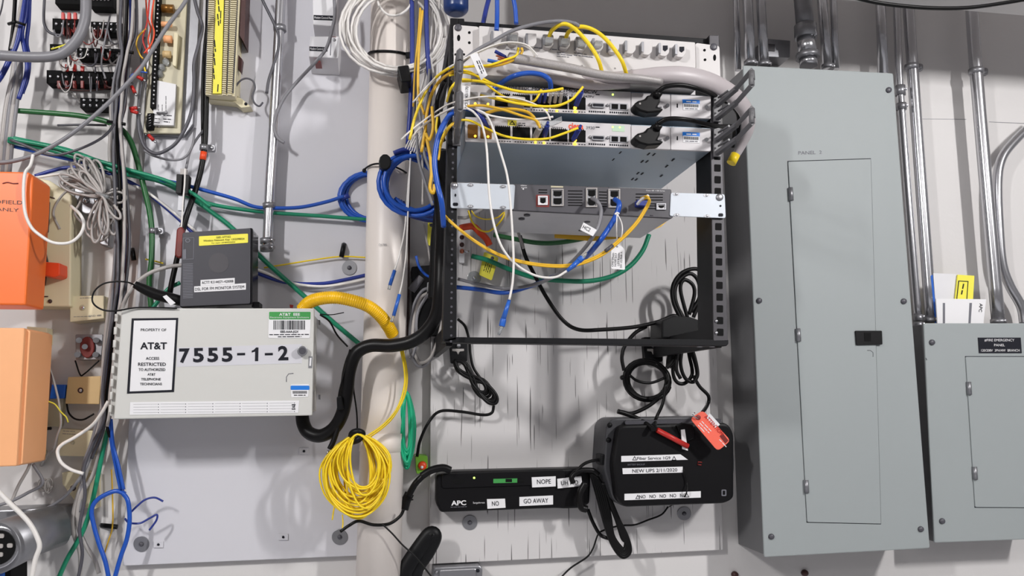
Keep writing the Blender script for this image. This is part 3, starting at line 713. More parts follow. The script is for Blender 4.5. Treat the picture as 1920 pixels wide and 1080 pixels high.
for x, y in ((988, 404), (978, 411), (1101, 416), (1220, 405), (1215, 415), (1090, 432), (1185, 435)):
    v_ = ROT @ Vector(((x-960)/FPX, -(y-540)/FPX, -1.0)); z = U(1100, 400.5, RD).z
    tt = (z-CAM.z)/v_.z; p = CAM+v_*tt
    if -p.y > RD-.185: mb.tube([Vector((p.x, p.y, z+.001)), Vector((p.x, p.y, z-.0008))], .006, 14)
mb.build('foot_dimples', 'rtr', t)
# yellow sheet behind the router
MB().prism([(1040, 430), (1262, 404), (1240, 425), (1190, 444), (1110, 452), (1040, 446)], .205, .203).build('yellow_sheet', 'yel2', None, 0, **props('yellow plastic sheet tucked behind and below the router', 'sheet'))
# ground bar and tags on the plywood
t = thing('ground_bar', 'small upright white terminal bar with copper screws beside the left rack post', 'ground bar', (866, 462, .03))
pr(rq([(860, 432), (871, 432), (871, 493), (861, 492)], 2), .034, .022, 'bar', 'lbl', t, bev=.0006)
for y, m_ in ((445, 'brown'), (459, 'brown'), (471, 'copper')): MB().dome(866, y, 4.5, .034, .006).build('screw', m_, t)
MB().seg(870, 471, 880, 472, .04, 2.5).build('lug', 'steel', t)
def hang_tag(label, q, hole, d, rows):
    t = thing('hang_tag', label, 'tag', (*hole, d)); pr(rq(q, 3), d, d-.0015, 'tag', 'ylab', t); MB().dome(*hole, 3.5, d, .001).build('eyelet', 'dgrey', t); dashes(t, rows, 'ink')
hang_tag('yellow tag hanging on the plywood inside the rack', [(908, 472), (935, 483), (922, 526), (898, 515)], (923, 484), .05, [(913+i*3.4, 489+i*1.4, 907+i*3.4, 508+i*1.4, .05, 1.2) for i in range(4)])
hang_tag('narrow yellow tag between the pipe and the left rack post', [(802, 417), (812, 415), (814, 424), (809, 462), (801, 458)], (809, 422), .1, [])
# ------------------------------------------------------------------ enclosure with the big number
ED = .18
t = thing('equipment_enclosure', 'wide pale grey locked enclosure with large black digits on its door', 'enclosure', (400, 780, .02))
pr([(219, 584), (583, 583), (581, 773), (205, 780)], ED-.017, .019, 'cabinet', 'boxw', t, bev=.002)
d_ = pr(rq([(228, 578), (589, 578), (585, 779), (213, 786)], 3), ED, ED-.016, 'door', 'boxw', t, bev=.0025)
for i in range(8):
    f = i/7; x = 219-f*11; y = 596+f*170
    MB().seg(x, y-7, x-.8, y+7, ED-.012, 3.6, 10).build('hinge', 'boxw', t, bev=.0004)
for y in (600, 740): pr([(597, y), (600, y), (600, y+9), (597, y+9)], .085, .075, 'side_clip', 'dsteel', t)
s = MB().frame([(247, 597), (334, 596), (326, 735), (238, 738)], [(251, 601), (330, 600), (322, 731), (243, 734)], ED+.0009, ED).build('property_sign', 'ink', d_)
pr([(251, 601), (330, 600), (322, 731), (243, 734)], ED+.0007, ED, 'sign_face', 'lbl', s)
e = ED+.0008
letters(s, [('PROPERTY OF', 288, 618.5, 5, e, 0, 48), ('AT&T', 288, 648.5, 12.5, e, 0, 50, .035), ('ACCESS', 286, 672, 5, e, 0, 25, .02), ('RESTRICTED', 285, 683, 6, e, 0, 52, .02), ('TO AUTHORIZED', 285, 693, 5, e, 0, 50, .02),
            ('AT&T', 284, 702, 4.5, e, 0, 15, .02), ('TELEPHONE', 283, 711, 4.5, e, 0, 37, .02), ('TECHNICIANS', 283, 720, 4.5, e, 0, 41, .02)])
pr([(332, 652), (566, 645), (566, 681), (331, 688)], ED+.0004, ED, 'number_strip', 'board', d_)
letters(d_, [(c_, x, y, 25, ED+.0004, -1, w, .05) for c_, x, y, w in (('7', 346, 667, 20), ('5', 372, 666, 20), ('5', 399, 665.5, 20), ('5', 426, 665, 20), ('2', 531, 662, 19))])
mb = MB()
for x in (452, 504): mb.prism([(x-7.5, 662), (x+7.5, 661.6), (x+7.5, 666), (x-7.5, 666.4)], ED+.001, ED+.0003)
mb.build('dash', 'ink', d_)
pr([(480, 651.5), (484.5, 651.5), (484, 677), (478, 677), (478.4, 659), (472, 661), (472, 657.5), (476, 656)], ED+.001, ED+.0003, 'digit', 'ink', d_)
k = pr(rq([(504, 584), (583, 584), (581, 634), (503, 634)], 3), ED+.0009, ED, 'asset_label', 'lbl', d_)
g = pr(rq([(504.5, 584.5), (582.5, 584.5), (582, 599), (504.5, 599)], 2), ED+.0012, ED, 'green_header', 'greenl', k)
letters(g, [('AT&T  EEE', 543, 589.5, 5, ED+.0013, 0, 39, .03), ('Electronic Equipment Enclosure', 543, 595.5, 2.8, ED+.0013, 0, 73)], 'lbl')
b = MB(); rn = random.Random(5); x = 513
while x < 571:
    w = rn.choice((.8, .8, 1.5, 2.2)); b.prism([(x, 601), (x+w, 601), (x+w, 618), (x, 618)], ED+.0013, ED+.0009); x += w+rn.choice((.8, 1.2, 1.8))
b.build('barcode', 'ink', k)
letters(k, [('EEE-AAA-JGX', 543, 622.5, 4, ED+.001, 0, 34, .03)]); dashes(k, [(505, 627.5, 579, 627, ED+.0009, 1.5), (521, 631.5, 565, 631, ED+.0009, 1.5)])
k = pr(rq([(545, 721), (579, 720), (578, 744), (546, 745)], 2), ED+.0009, ED, 'asset_label', 'lbl', d_)
pr(rq([(545, 723), (580, 723), (580, 731), (545, 731)], 2), ED+.0012, ED, 'blue_header', 'bluel', k)
b = MB()
for i in range(18): b.prism([(549+i*1.5, 733), (549.8+i*1.5, 733), (549.8+i*1.5, 738), (549+i*1.5, 738)], ED+.0013, ED+.0009)
b.build('barcode', 'ink', k); dashes(k, [(551, 741, 573, 741, ED+.0009, 1.4)])
k = pr([(244, 754), (561, 751), (559, 774), (243, 778)], ED+.001, ED, 'address_strip', 'lbl', d_)
mb = MB()
for r_ in range(4):
    for c_ in range(6):
        x = 250+c_*51; y = 758+r_*5.2-c_*.45; mb.prism([(x, y), (x+45, y-.4), (x+45, y), (x, y+.4)], ED+.0012, ED+.001)
        mb.prism([(x+46, y-.8), (x+48, y-.8), (x+48, y+.8), (x+46, y+.8)], ED+.0012, ED+.001)
mb.build('ruled_lines', 'inkg', k); dashes(k, [(547, 759, 554, 759, ED+.001, 2), (548, 763, 553, 763, ED+.001, 2), (547, 767, 554, 767, ED+.001, 1.5)])
lk = MB().tube([U(567, 658, ED-.001), U(567, 658, ED+.012)], 9.5*ppm(567, 658, ED), 20).build('lock', 'dsteel', d_, bev=.001)
MB().tube([U(567, 658, ED+.0119), U(567, 658, ED+.0125)], 6.5*ppm(567, 658, ED), 16).build('lock_face', 'dgrey', lk)
pr(rq([(579, 668), (586, 668), (585, 690), (578, 690)], 1), ED+.001, ED, 'latch', 'dsteel', d_); pr([(581, 671), (584, 671), (583, 686), (580, 686)], ED+.0015, ED+.001, 'latch_slot', 'lbl', d_)
MB().tube([U(x, y, ED+.0004) for x, y in ((537, 716), (537, 707), (541, 701), (550, 700))], .0007, 5).build('knockout', 'inkg', d_)
# gateway on top
GD = .165
t = thing('network_gateway', 'dark square network gateway standing on top of the locked enclosure', 'gateway', (410, 575, .1))
pr(rq([(342, 436), (474, 427), (473, 571), (337, 577)], 4), GD, .095, 'case', 'gglossy', t, bev=.002)
f = pr(rq([(342, 436), (470, 427.5), (469, 569.5), (337, 575)], 4), GD+.003, GD, 'front', 'gate', t, bev=.001)
MB().prism(circ(410, 493, 19, 19, 28), GD+.0034, GD+.003).build('round_mark', 'rackgrey', f)
G = GD+.003
l = pr(rq([(373, 443), (465, 438), (465, 455), (373, 461)], 1.5), G+.0009, G, 'yellow_label', 'ylab', f)
letters(l, [('SSID: ATT352', 419, 444.5, 3.6, G+.001, -3, 27), ('Wireless Network Key: 1352398024', 420, 450, 3.4, G+.001, -3, 77), ('For repair call 8005556024', 419, 455, 2.4, G+.001, -3, 44)])
l = pr([(376, 525), (440, 521), (440, 532), (376, 536)], G+.0009, G, 'label_strip', 'lbl', f); letters(l, [('ACTT R3144571-420008', 408, 528.5, 5, G+.001, -3, 59)])
l = pr([(364, 537), (461, 531), (461, 543), (364, 548)], G+.0009, G, 'label_strip', 'lbl', f); letters(l, [('DSL FOR FM MONITOR SYSTEM', 412, 540, 5.5, G+.001, -3, 92)])
mb = MB()
mb.frame([(343, 446), (364, 445), (363, 486), (342, 487)], [(344, 447), (363, 446), (362, 485), (343, 486)], G+.0006, G)
for y in range(495, 560, 3): mb.prism([(343, y), (362, y-1), (362, y+.4), (343, y+1.4)], G+.0005, G)
mb.frame(circ(352, 451, 5, 4, 12), circ(352, 451, 3, 2.4, 12), G+.0006, G); mb.prism([(342, 468), (349, 467), (349, 485), (342, 486)], G+.0006, G)
mb.build('small_print', 'inkg', f)
pr(rq([(472, 566), (486, 566), (486, 576), (472, 576)], 1), .14, .1, 'foot', 'black', t)
# plug lying on the enclosure and its thin lead
t = thing('power_lead', 'thin black lead curling left from a fat plug on top of the enclosure', 'cable', (300, 560, .1))
part_tube(t, 'lead', 'cableblack', [(332, 578, .185), (300, 577), (255, 577), (215, 583, .19), (190, 580), (174, 567), (176, 548), (192, 533), (215, 528), (238, 529), (254, 535, .17)], 1.6)
MB().tube(spline([U(252, 533, .17), U(270, 542, .165), (U(295, 553, .16)), U(335, 563, .15), U(345, 566, .145)]), .008, 10, rf=lambda u: .45+.9*math.sin(math.pi*(.15+.6*u))).build('plug', 'cableblack', t)
pr([(305, 556), (312, 553), (329, 568), (320, 573)], .176, .175, 'paper_flag', 'lbl', t)

# two white control boxes at the top
def wbox(label, q, tex, ly, lid, tri):
    t = thing('control_box', label, 'box', (*q[3], .02)); D = .085
    (x0, y0), (x1, y1), (x2, y2), (x3, y3) = q
    c = MB(); fr = [U(*p, D) for p in q]; bk = [Vector((p.x, -.019, p.z)) for p in fr]
    bk[2].x = (fr[2].x*.65+fr[3].x*.35) ; bk[2].z -= .012; bk[3].z -= .012; bk[2].x = fr[2].x
    mid = Vector(((fr[2].x+fr[3].x)/2-.004, -.019, fr[2].z-.05))
    c.v = fr+bk; c.f = [[0, 1, 2, 3], [7, 6, 5, 4], [0, 4, 5, 1], [1, 5, 6, 2], [2, 6, 7, 3], [3, 7, 4, 0]]; c.sm = [False]*6
    c.build('case', 'dev', t, bev=.0015)
    n = pr([(lid[0], lid[1]), (lid[2], lid[1]+1.5), (lid[2], lid[3]+1.5), (lid[0], lid[3])], D+.0008, D, 'nameplate', 'ink', t)
    letters(n, [(tex, (lid[0]+lid[2])/2-1, (lid[1]+lid[3])/2+.8, 4.2, D+.0009, 2, lid[2]-lid[0]-5)], 'lbl')
    if tri:
        MB().dome(627, 75, 3, D, .002).build('button', 'dsteel', t)
        pr([(619.5, 68), (630, 69), (630, 70), (619.5, 69)], D+.0005, D, 'lid_seam', 'dred', t)
        MB().seg(621, 72, 619.5, 104, D, .8, 6).build('side_seam', 'inkg', t)
        pr([(596, 110), (602, 117), (590, 117)], .083, .05, 'warning_mark', 'dred', t)
    MB().dome(612 if not tri else 588, 61 if not tri else 110, 2.5, .05, .004).build('port', 'ink', t)
wbox('white control box cut off by the top edge, with a black nameplate', [(585, -60), (634, -60), (629, 49), (587, 46)], 'Modem Control Panel', 25, (588, 28, 628, 37), False)
wbox('white control box with a small red triangle, below a similar box', [(582, 68), (637, 68), (634, 109), (579, 106)], 'Modem Control #2', 88, (580, 87, 614, 95), True)

# white punch block with yellow strip
t = thing('punch_block', 'cream punch-down block with a bright yellow centre strip, standing upright', 'punch block', (415, 180, .02))
pr([(392, -60), (454, -60), (446, 180), (385, 178)], .045, .019, 'base', 'cream', t, bev=.001)
pr([(392, -60), (453, -60), (440, 181), (385, 177)], .075, .045, 'body', 'cream', t, bev=.001)
for a, b_, c_, d_ in ((392, 405, 384, 398), (423, 433, 414, 424), (435, 449, 423, 438)): pr([(a, -60), (b_, -60), (d_, 175), (c_, 175)], .0755, .074, 'clip_channel', 'dgrey', t)
pr([(407, -60), (421, -60), (415, 175), (399, 175)], .080, .075, 'yellow_strip', 'ylab', t)
mb = MB()
for k in range(58):
    y = -50+k*3.95; f = (y+60)/240
    for a, b_ in ((393, 404), (424, 431), (434, 447)):
        s_ = -8*f; s2 = -(13 if a == 434 else 8)*f
        mb.prism([(a+s_, y), (b_+s2, y+.5), (b_+s2, y+2.4), (a+s_, y+1.9)], .082, .075)
mb.build('terminal_clips', 'cream', t)
dashes(t, [(403+i, y, 405+i, y+22, .080, 2) for i, y in ((6, 0), (5, 26), (-1, 75), (-2, 100), (-3, 128))]+[(414, 20, 413, 44, .08, 1.6), (409, 158, 408, 172, .08, 1.8)], 'ink')
pr([(385, 177), (440, 181), (452, 184), (471, 200), (452, 202), (440, 192), (388, 186)], .05, .019, 'foot_bracket', 'cream', t, bev=.001); MB().dome(461, 195, 3, .05, .003).build('screw', 'ink', t)
pr([(453, -60), (463, -60), (458, 80), (449, 66)], .07, .019, 'wooden_spacer', 'brown', t); pr([(447, 103), (455, 112), (452, 136), (445, 126)], .06, .046, 'wooden_spacer', 'brown', t)
cab('telephone_wire', 'thin grey wire hooking out of the yellow-striped punch block', [(438, 168, .06), (450, 152), (462, 147), (474, 152), (478, 165), (473, 180), (477, 193), (486, 199), (493, 192)], 1.8, 'dgrey')

# protector board
t = thing('protector_board', 'tall aged circuit board with a black terminal strip and capacitors, behind crossing wires', 'circuit board', (310, 250, .02))
pr([(293, -60), (378, -60), (362, 232), (345, 255), (268, 253), (283, -60)], .03, .0, 'backing', 'dsteel', t, bev=.001)
pr([(291, -60), (353, -60), (338, 250), (269, 249)], .042, .034, 'board', 'olive', t, bev=.0008)
s = pr([(294, -60), (302, -60), (291, 202), (281, 202)], .06, .042, 'terminal_strip', 'hole', t, bev=.001)
for k in range(26):
    y = -6+k*8; MB().dome(297-k*.37, y, 1.7, .06, .002, 8).build('terminal_screw', 'lbl' if k % 3 else 'dsteel', s)
s = pr([(276, 212), (289, 212), (286, 241), (273, 241)], .056, .042, 'small_terminal', 'hole', t, bev=.001)
for k in range(5): MB().seg(278, 217+k*5, 283, 215+k*5, .057, .9, 6).build('contact', 'steel', s)
for x0, y0, x1, y1, m_ in ((304, 8, 326, 24, 'gold'), (303, 40, 322, 50, 'peach'), (308, 66, 322, 80, 'peach'), (306, 95, 320, 108, 'tan')):
    c = MB().seg(x0, (y0+y1)/2, x1, (y0+y1)/2+1, .055, (y1-y0)/2, 14).build('capacitor', m_, t)
pr(rq([(326, 60), (334, 62), (330, 125), (323, 122)], 3), .055, .042, 'relay_cover', 'cream', t, bev=.001)
pr([(291, 150), (330, 158), (326, 235), (286, 234)], .052, .042, 'paper_label', 'lbl', t)
dashes(t, [(291, 215, 302, 216, .052, 1), (290, 222, 300, 223, .052, 1), (289, 229, 299, 230, .052, 1), (306, 216, 322, 217, .052, 1.4), (306, 223, 322, 224, .052, 1.4), (307, 228, 318, 229, .052, 1.4), (297, 196, 297, 208, .052, .8), (304, 196, 304, 208, .052, .8), (311, 180, 311, 208, .052, .8)], 'ink')
MB().seg(294, 212, 314, 211, .055, 2.2, 8).build('link_bar', 'dsteel', t); MB().dome(298, 237, 3, .042, .004).build('screw', 'steel', t)
for x, y in ((304, 128), (300, 140), (312, 118)): MB().dome(x, y, 7, .042, .012).build('glass_fuse', 'clear', t)

# barrier strips, top left
def barrier(label, x0, y0, x1, y1, cols, rows, reds=(), slope=.03, d=.03):
    t = thing('terminal_block', label, 'terminal block', (x0, y1, .0), 'black barrier terminal blocks')
    pr(bx(x0, y0, x1, y1, slope), d, 0, 'body', 'hole', t, bev=.001)
    for r_ in range(rows):
        for c_ in range(cols):
            x = x0+8+(x1-x0-16)*c_/max(1, cols-1); y = y0+(y1-y0)*(r_+.5)/rows+slope*(x-x0)
            MB().dome(x, y, min(3.2, (x1-x0)/cols*.36), d, .004, 8).build('screw', 'steel', t)
    for c_, up in reds:
        x = x0+8+(x1-x0-16)*c_/max(1, cols-1); y = y1 if not up else y0
        q = [(x-3, y-5), (x+3, y-5), (x+2.6, y+9), (x-2.6, y+9)] if not up else [(x-2.6, y-11), (x+2.6, y-11), (x+3, y+2), (x-3, y+2)]
        pr(q, d+.004, d-.004, 'wire_terminal', 'red' if up else 'dred', t, bev=.0008)
barrier('black terminal block cut off by the top edge, left of the thick grey cable', 103, -14, 150, 7, 4, 1)
barrier('black terminal block cut off by the top edge, right of the thick grey cable', 168, -14, 212, 12, 5, 1)
barrier('black terminal block with dark red terminals, second row, left of the thick grey cable', 98, 34, 148, 56, 4, 1, [(1, 0), (2, 0), (3, 0), (1, 1), (2, 1), (3, 1)])
barrier('black terminal block with two rows of screws, second row, right of the thick grey cable', 170, 40, 228, 60, 5, 2, [(0, 0), (1, 0), (2, 0)])
barrier('small black terminal block under the bend of the thick grey cable', 93, 82, 120, 99, 2, 1)
barrier('black terminal block with bright silver screws in the third row', 144, 89, 229, 107, 6, 2)
barrier('long black terminal block with red terminals above and below', 87, 131, 220, 156, 9, 1, [(2, 1), (3, 1), (4, 1), (1, 0), (2, 0), (3, 0), (4, 0), (6, 0), (7, 0)])
barrier('lone small black terminal block with two neat rows of screws', 150, 183, 214, 202, 5, 2)

# loose wiring around the terminal blocks
rn = random.Random(21)
t = thing('terminal_wiring', 'mess of grey, brown and white wires draped between the black terminal blocks', 'wires', (180, 120, .05))
for i in range(26):
    x = rn.uniform(108, 225); y = rn.choice((50, 62, 100, 112, 150)); P = [(x, y-12, .035)]
    dx = rn.uniform(-30, 34); sag = rn.uniform(8, 26)
    P += [(x+dx*.2, y+sag*.6, .05), (x+dx*.55, y+sag, .055), (x+dx*.85, y+sag*.7, .05), (min(228, x+dx), y+rn.uniform(-6, 10), .04)]
    part_tube(t, 'wire', rn.choice(('lgrey', 'grey', 'dgrey', 'brown', 'dred', 'lgrey', 'grey', 'white')), P, rn.uniform(.9, 1.7), n=6)
# orange module
t = thing('wall_module', 'bright orange plastic module with handwriting, cut off by the left edge', 'module', (40, 570, .1))
f = pr(rq([(-60, 320), (52, 322), (62, 330), (60, 380), (48, 572), (-60, 571)], 5), .19, .11, 'cover', 'orange', t, bev=.004)
pr([(52, 322), (66, 334), (67, 376), (55, 572), (47, 572)], .17, .11, 'cover_side', 'orange2', t, bev=.002)
pr([(58, 332), (70, 332), (71, 345), (69, 370), (60, 574), (46, 573)], .10, .05, 'bracket', 'cream', t, bev=.002)
pr([(66, 332), (92, 338), (134, 365), (132, 575), (52, 574)], .06, .0, 'base', 'cream', t, bev=.003)
pr(rq([(77, 374), (94, 378), (91, 437), (73, 434)], 3), .061, .056, 'window', 'dgrey', t)
pr(rq([(68, 466), (84, 466), (90, 490), (84, 536), (70, 541), (65, 500)], 3), .063, .058, 'recess', 'rackgrey', t); pr(rq([(74, 490), (112, 493), (112, 516), (102, 520), (74, 515)], 3), .1, .06, 'clip', 'orange2', t, bev=.002)
for q in (((73, 354), (74, 361), (84, 366), (102, 372)), ((60, 544), (60, 553), (68, 556), (90, 556))): MB().tube(spline([U(x, y, .0615 if y > 400 else .0615) for x, y in q]), .0012, 6).build('moulded_line', 'brown', t)
MB().dome(94, 565, 4, .06, .004).build('screw', 'brown', t)
letters(f, [('OFIELD', 16, 379, 7, .19, 2, 52), ('ANLY', 14, 393, 6.5, .19, 3, 42)], 'brown')
MB().tube(spline([U(x, y, .1905) for x, y in ((5, 344), (14, 342), (24, 344), (34, 344))]), .0012, 5).build('pen_line', 'dred', f)
# peach module and the wire nest beside it
t = thing('wall_module', 'pale peach plastic module below the bright orange one, cut off by the left edge', 'module', (30, 872, .1))
pr(rq([(-60, 614), (46, 615), (31, 874), (-60, 877)], 4), .19, .08, 'cover', 'peach', t, bev=.004)
pr([(46, 615), (57, 621), (42, 870), (31, 874)], .18, .08, 'cover_side', 'peach', t, bev=.002)
pr([(50, 612), (88, 615), (88, 645), (52, 645)], .03, 0, 'bracket', 'cream', t, bev=.001); pr([(40, 700), (120, 742), (112, 800), (42, 800)], .02, 0, 'base', 'olive', t, bev=.002)
pr(rq([(85, 721), (123, 721), (121, 747), (84, 748)], 2), .04, .0, 'blue_connector', 'conn', t, bev=.002)
t = thing('wire_mess', 'tangle of olive and grey wires spilling out beside the peach module', 'wires', (60, 760, .1))
rn = random.Random(11)
for i, m_ in enumerate(('dgrey', 'lgrey', 'olive', 'dgrey', 'brown', 'olive', 'lgrey', 'dgrey', 'brown')):
    x = 62+rn.uniform(0, 12); P = []
    for k in range(9):
        P.append(U(x, 632+k*26+rn.uniform(-8, 8), .05+rn.uniform(0, .04))); x += rn.uniform(-9, 13) if k < 5 else rn.uniform(-15, 4)
    MB().tube(spline(P), .0022, 6).build('wire', m_, t)
cab('telephone_wire', 'bare pale wire trailing down right from the peach module', [(62, 690, .08), (70, 715), (76, 742), (90, 752), (103, 758), (114, 772), (124, 782), (128, 792)], 1.3, 'ylab')

# small surface blocks
def sblock(label, q, D, m, sc=None, sm='brown', side=0):
    t = thing('junction_block', label, 'junction block', (*q[3], 0), 'small cream junction blocks left of the enclosure')
    pr(rq(q, 2), D, 0, 'cover', m, t, bev=.002)
    if side: pr([(q[1][0]-2, q[1][1]+3), (q[1][0]+side, q[1][1]+4), (q[2][0]+side-2, q[2][1]-3), (q[2][0]-2, q[2][1]-2)], D*.6, 0, 'shaded_side', 'olive', t, bev=.001)  # darker strip puts the shading of the block's right side into colour
    if sc:
        a = MB().dome(sc[0], sc[1], 5.5, D, .003, 16).build('screw', sm, t); MB().dome(sc[0], sc[1], 3.2, D+.003, .0012, 10).build('screw_head', 'steel', a)
    return t
b1 = sblock('cream junction block with a centre screw just above the round lightning terminal', [(131, 555), (194, 554), (195, 597), (131, 604)], .045, 'cream', (155, 577), 'olive', 8)
letters(b1, [('GND 480', 178, 592, 3.2, .045, -4, 24)], 'inkg'); dashes(b1, [(138, 594, 170, 593, .045, .8), (150, 559, 175, 558, .045, .8)], 'inkg')
sblock('plain tan junction block with a centre screw, beside the blue connector', [(127, 707), (190, 705), (186, 758), (122, 757)], .04, 'tan', (151, 732))
b3 = sblock('pale junction block crossed by white and grey cables, below the tan one', [(110, 804), (179, 808), (173, 856), (106, 855)], .035, 'cream', None, 'brown', 12); dashes(b3, [(118, 808, 140, 809, .035, .8), (117, 813, 150, 815, .035, .8)], 'inkg'); MB().dome(136, 830, 4, .035, .003).build('screw', 'olive', b3)
sblock('lowest pale junction block with one dark screw, behind the grey cables', [(116, 886), (152, 884), (178, 888), (178, 955), (148, 950), (117, 908)], .035, 'cream', (137, 915))
sblock('tiny cream block beside the bottom of the peach module', [(40, 846), (68, 845), (67, 864), (38, 866)], .05, 'cream')
t = thing('lightning_protector', 'square clear terminal with a dark red centre and four posts, between two cream blocks', 'terminal', (165, 674, 0))
pr(rq([(141, 627), (193, 627), (190, 674), (142, 675)], 3), .03, 0, 'base', 'dsteel', t, bev=.001); MB().prism(circ(163, 651, 14, 20), .036, .03).build('core', 'dred', t, bev=.002); MB().tube([U(159, 650, .036), U(159, 650, .046)], .0055, 14).build('centre_post', 'steel', t)
for x, y in ((148, 638), (180, 638), (145, 665), (179, 665)): MB().tube([U(x, y, .03), U(x, y, .042)], .0058, 14).build('terminal_post', 'dsteel', t)
cab('telephone_wire', 'thin dark wire angled below the lightning terminal', [(141, 676, .03), (150, 702), (158, 701), (186, 676)], 1.4, 'black'); cab('telephone_wire', 'black wire looping under the tan junction block', [(125, 757, .03), (129, 774), (140, 785), (155, 787), (168, 781), (176, 776)], 1.7, 'black')
t = thing('clamp_fitting', 'corroded metal cable clamp under the pale grey wire tangle', 'clamp', (165, 400, 0))
pr(rq([(138, 350), (200, 352), (203, 392), (188, 402), (158, 402), (139, 388)], 5), .03, 0, 'body', 'dsteel', t, bev=.003); pr(rq([(185, 410), (206, 412), (204, 462), (186, 458)], 4), .03, 0, 'lower_body', 'dsteel', t, bev=.002)
for x, y in ((155, 366), (163, 377), (182, 377)): MB().dome(x, y, 5, .03, .008).build('nut', 'steel', t)
MB().tube([U(135, 300, .01), U(140, 470, .01)], .0075, 12).build('conduit_stub', 'lgrey', None, 0, **props('short grey painted tube behind the pale grey wire tangle', 'conduit'))
cab('telephone_wire', 'pair of thin grey wires running straight down to the upper cream block', [(133, 470, .02), (131, 510), (134, 556)], 2.2, 'lgrey'); cab('telephone_wire', 'thin brown wire right of the two straight grey wires', [(142, 468, .02), (140, 510), (136, 556)], 1.3, 'brown')

# grey lamp housing bottom left
t = thing('keypad_unit', 'grey metal housing with a round black keypad in the bottom left corner', 'control head', (60, 1012, .05))
pr(rq([(-40, 958), (60, 954), (116, 952), (114, 1013), (30, 1022), (-40, 1024)], 4), .07, 0, 'housing', 'dsteel', t, bev=.003)
MB().tube([U(110, 985, .06), U(60, 1000, .1), U(-8, 1028, .19)], .04, 28, rf=lambda u: 1.0+.15*u).build('neck', 'dsteel', t)
c = U(-6, 1027, .2)
MB().tube([c+Vector((0, .012, 0)), c], 39*ppm(0, 1027, .2), 32).build('bezel', 'steel', t, bev=.002); k = MB().tube([c, c+Vector((0, -.003, 0))], 32*ppm(0, 1027, .2), 32).build('keypad', 'hole', t)
for x, y in ((18, 1023), (0, 1040), (0, 1024), (2, 1005)): pr(rq(bx(x-5, y-4, x+5, y+4), 3), .2055, .2025, 'key', 'lgrey', k)
pr([(-40, 1052), (19, 1052), (19, 1110), (-40, 1110)], .17, .1, 'display', 'hole', t, bev=.002); pr([(-40, 1071), (9, 1071), (9, 1100), (-40, 1100)], .171, .17, 'screen', 'conn', t)
# small oddments
t = thing('inline_adapter', 'pair of small black ferrite blocks on a grey lead above the gateway', 'adapter', (342, 345, .08))
pr(rq([(331, 326), (342, 327), (340, 363), (329, 362)], 2), .09, .07, 'block', 'black', t, bev=.001); pr(rq([(343, 327), (355, 328), (352, 364), (341, 363)], 2), .085, .065, 'block', 'black', t, bev=.001)
pr([(335, 364), (345, 364), (343, 395), (333, 394)], .08, .07, 'grey_end', 'dsteel', t); pr([(338, 316), (350, 317), (349, 327), (338, 327)], .08, .07, 'grey_end', 'lgrey', t)
cab('string', 'thin white string holding the dark red plastic fob', [(347, 316, .1), (346, 345), (343, 380), (341, 415), (339, 430)], 1.6, 'white')
pr(rq([(331, 428), (340, 424), (345, 430), (342, 482), (333, 484), (327, 478)], 5), .11, .095, 'key_fob', 'dred', None, .003, **props('dark red plastic fob hanging at the left edge of the gateway', 'fob'))
# ================================================================== cables, left side
t = cab('thick_cable', 'thick grey cable bending up out of the frame at top left', [(-30, 103, .14), (0, 104), (50, 107), (95, 106), (122, 97), (145, 74), (157, 47), (161, 20), (161, -30)], 9.5, 'grey', n=16)
for i, (l, P, r, m) in enumerate([
    ('blue cable in front of the tie at the top left corner', [(52, -12, .08), (48, 30), (41, 62), (46, 92), (51, 125), (45, 155), (35, 186)], 4, 'dblue'),
    ('blue cable running off the left edge below the thick grey cable', [(46, -12, .09), (39, 40), (32, 78), (15, 118), (0, 146), (-14, 162)], 5, 'dblue'),
    ('blue cable tucked behind the other blue ones at top left', [(56, -12, .07), (54, 40), (50, 80), (55, 110), (52, 145), (42, 175)], 3.5, 'dblue'),
    ('pale cable between black and blue cables at the top left corner', [(42, -12, .095), (33, 40), (25, 78), (21, 92)], 2.6, 'lgrey'),
    ('black cable at the top left corner', [(29, -12, .08), (25, 50), (19, 96)], 3.6, 'cableblack'),
    ('thin dark cable leaving the top left corner', [(8, -12, .04), (2, 20), (-6, 40)], 1.5, 'dgrey'),
    ('dark cable hooking right into the dark red terminals', [(84, -12, .05), (82, 30), (84, 48), (92, 60), (105, 65), (118, 66)], 2.6, 'dgrey')]):
    cab('network_cable', l, P, r, m)
MB().seg(16, 45, 30, 41, .1, 3, 8, .11).tube([U(30, 41, .11), U(48, 47, .1)], .003, 8).build('cable_tie', 'black', None, 0, **props('black cable tie around the blue cables at the top left', 'cable tie'))
for i, (dx, m, w) in enumerate(((-8, 'lgrey', 5), (-1, 'grey', 4.5), (5, 'lgrey', 4.5), (11, 'grey', 3.5))):
    cab('network_cable', ('leftmost', 'second', 'third', 'rightmost')[i]+' of the upright grey cables ending above the orange module',
        [(33+dx*.6, 108, .06), (30+dx*.8, 145), (20+dx, 200), (13+dx, 260), (7+dx, 325, .04)], w, m, group='grey cables above the orange module')
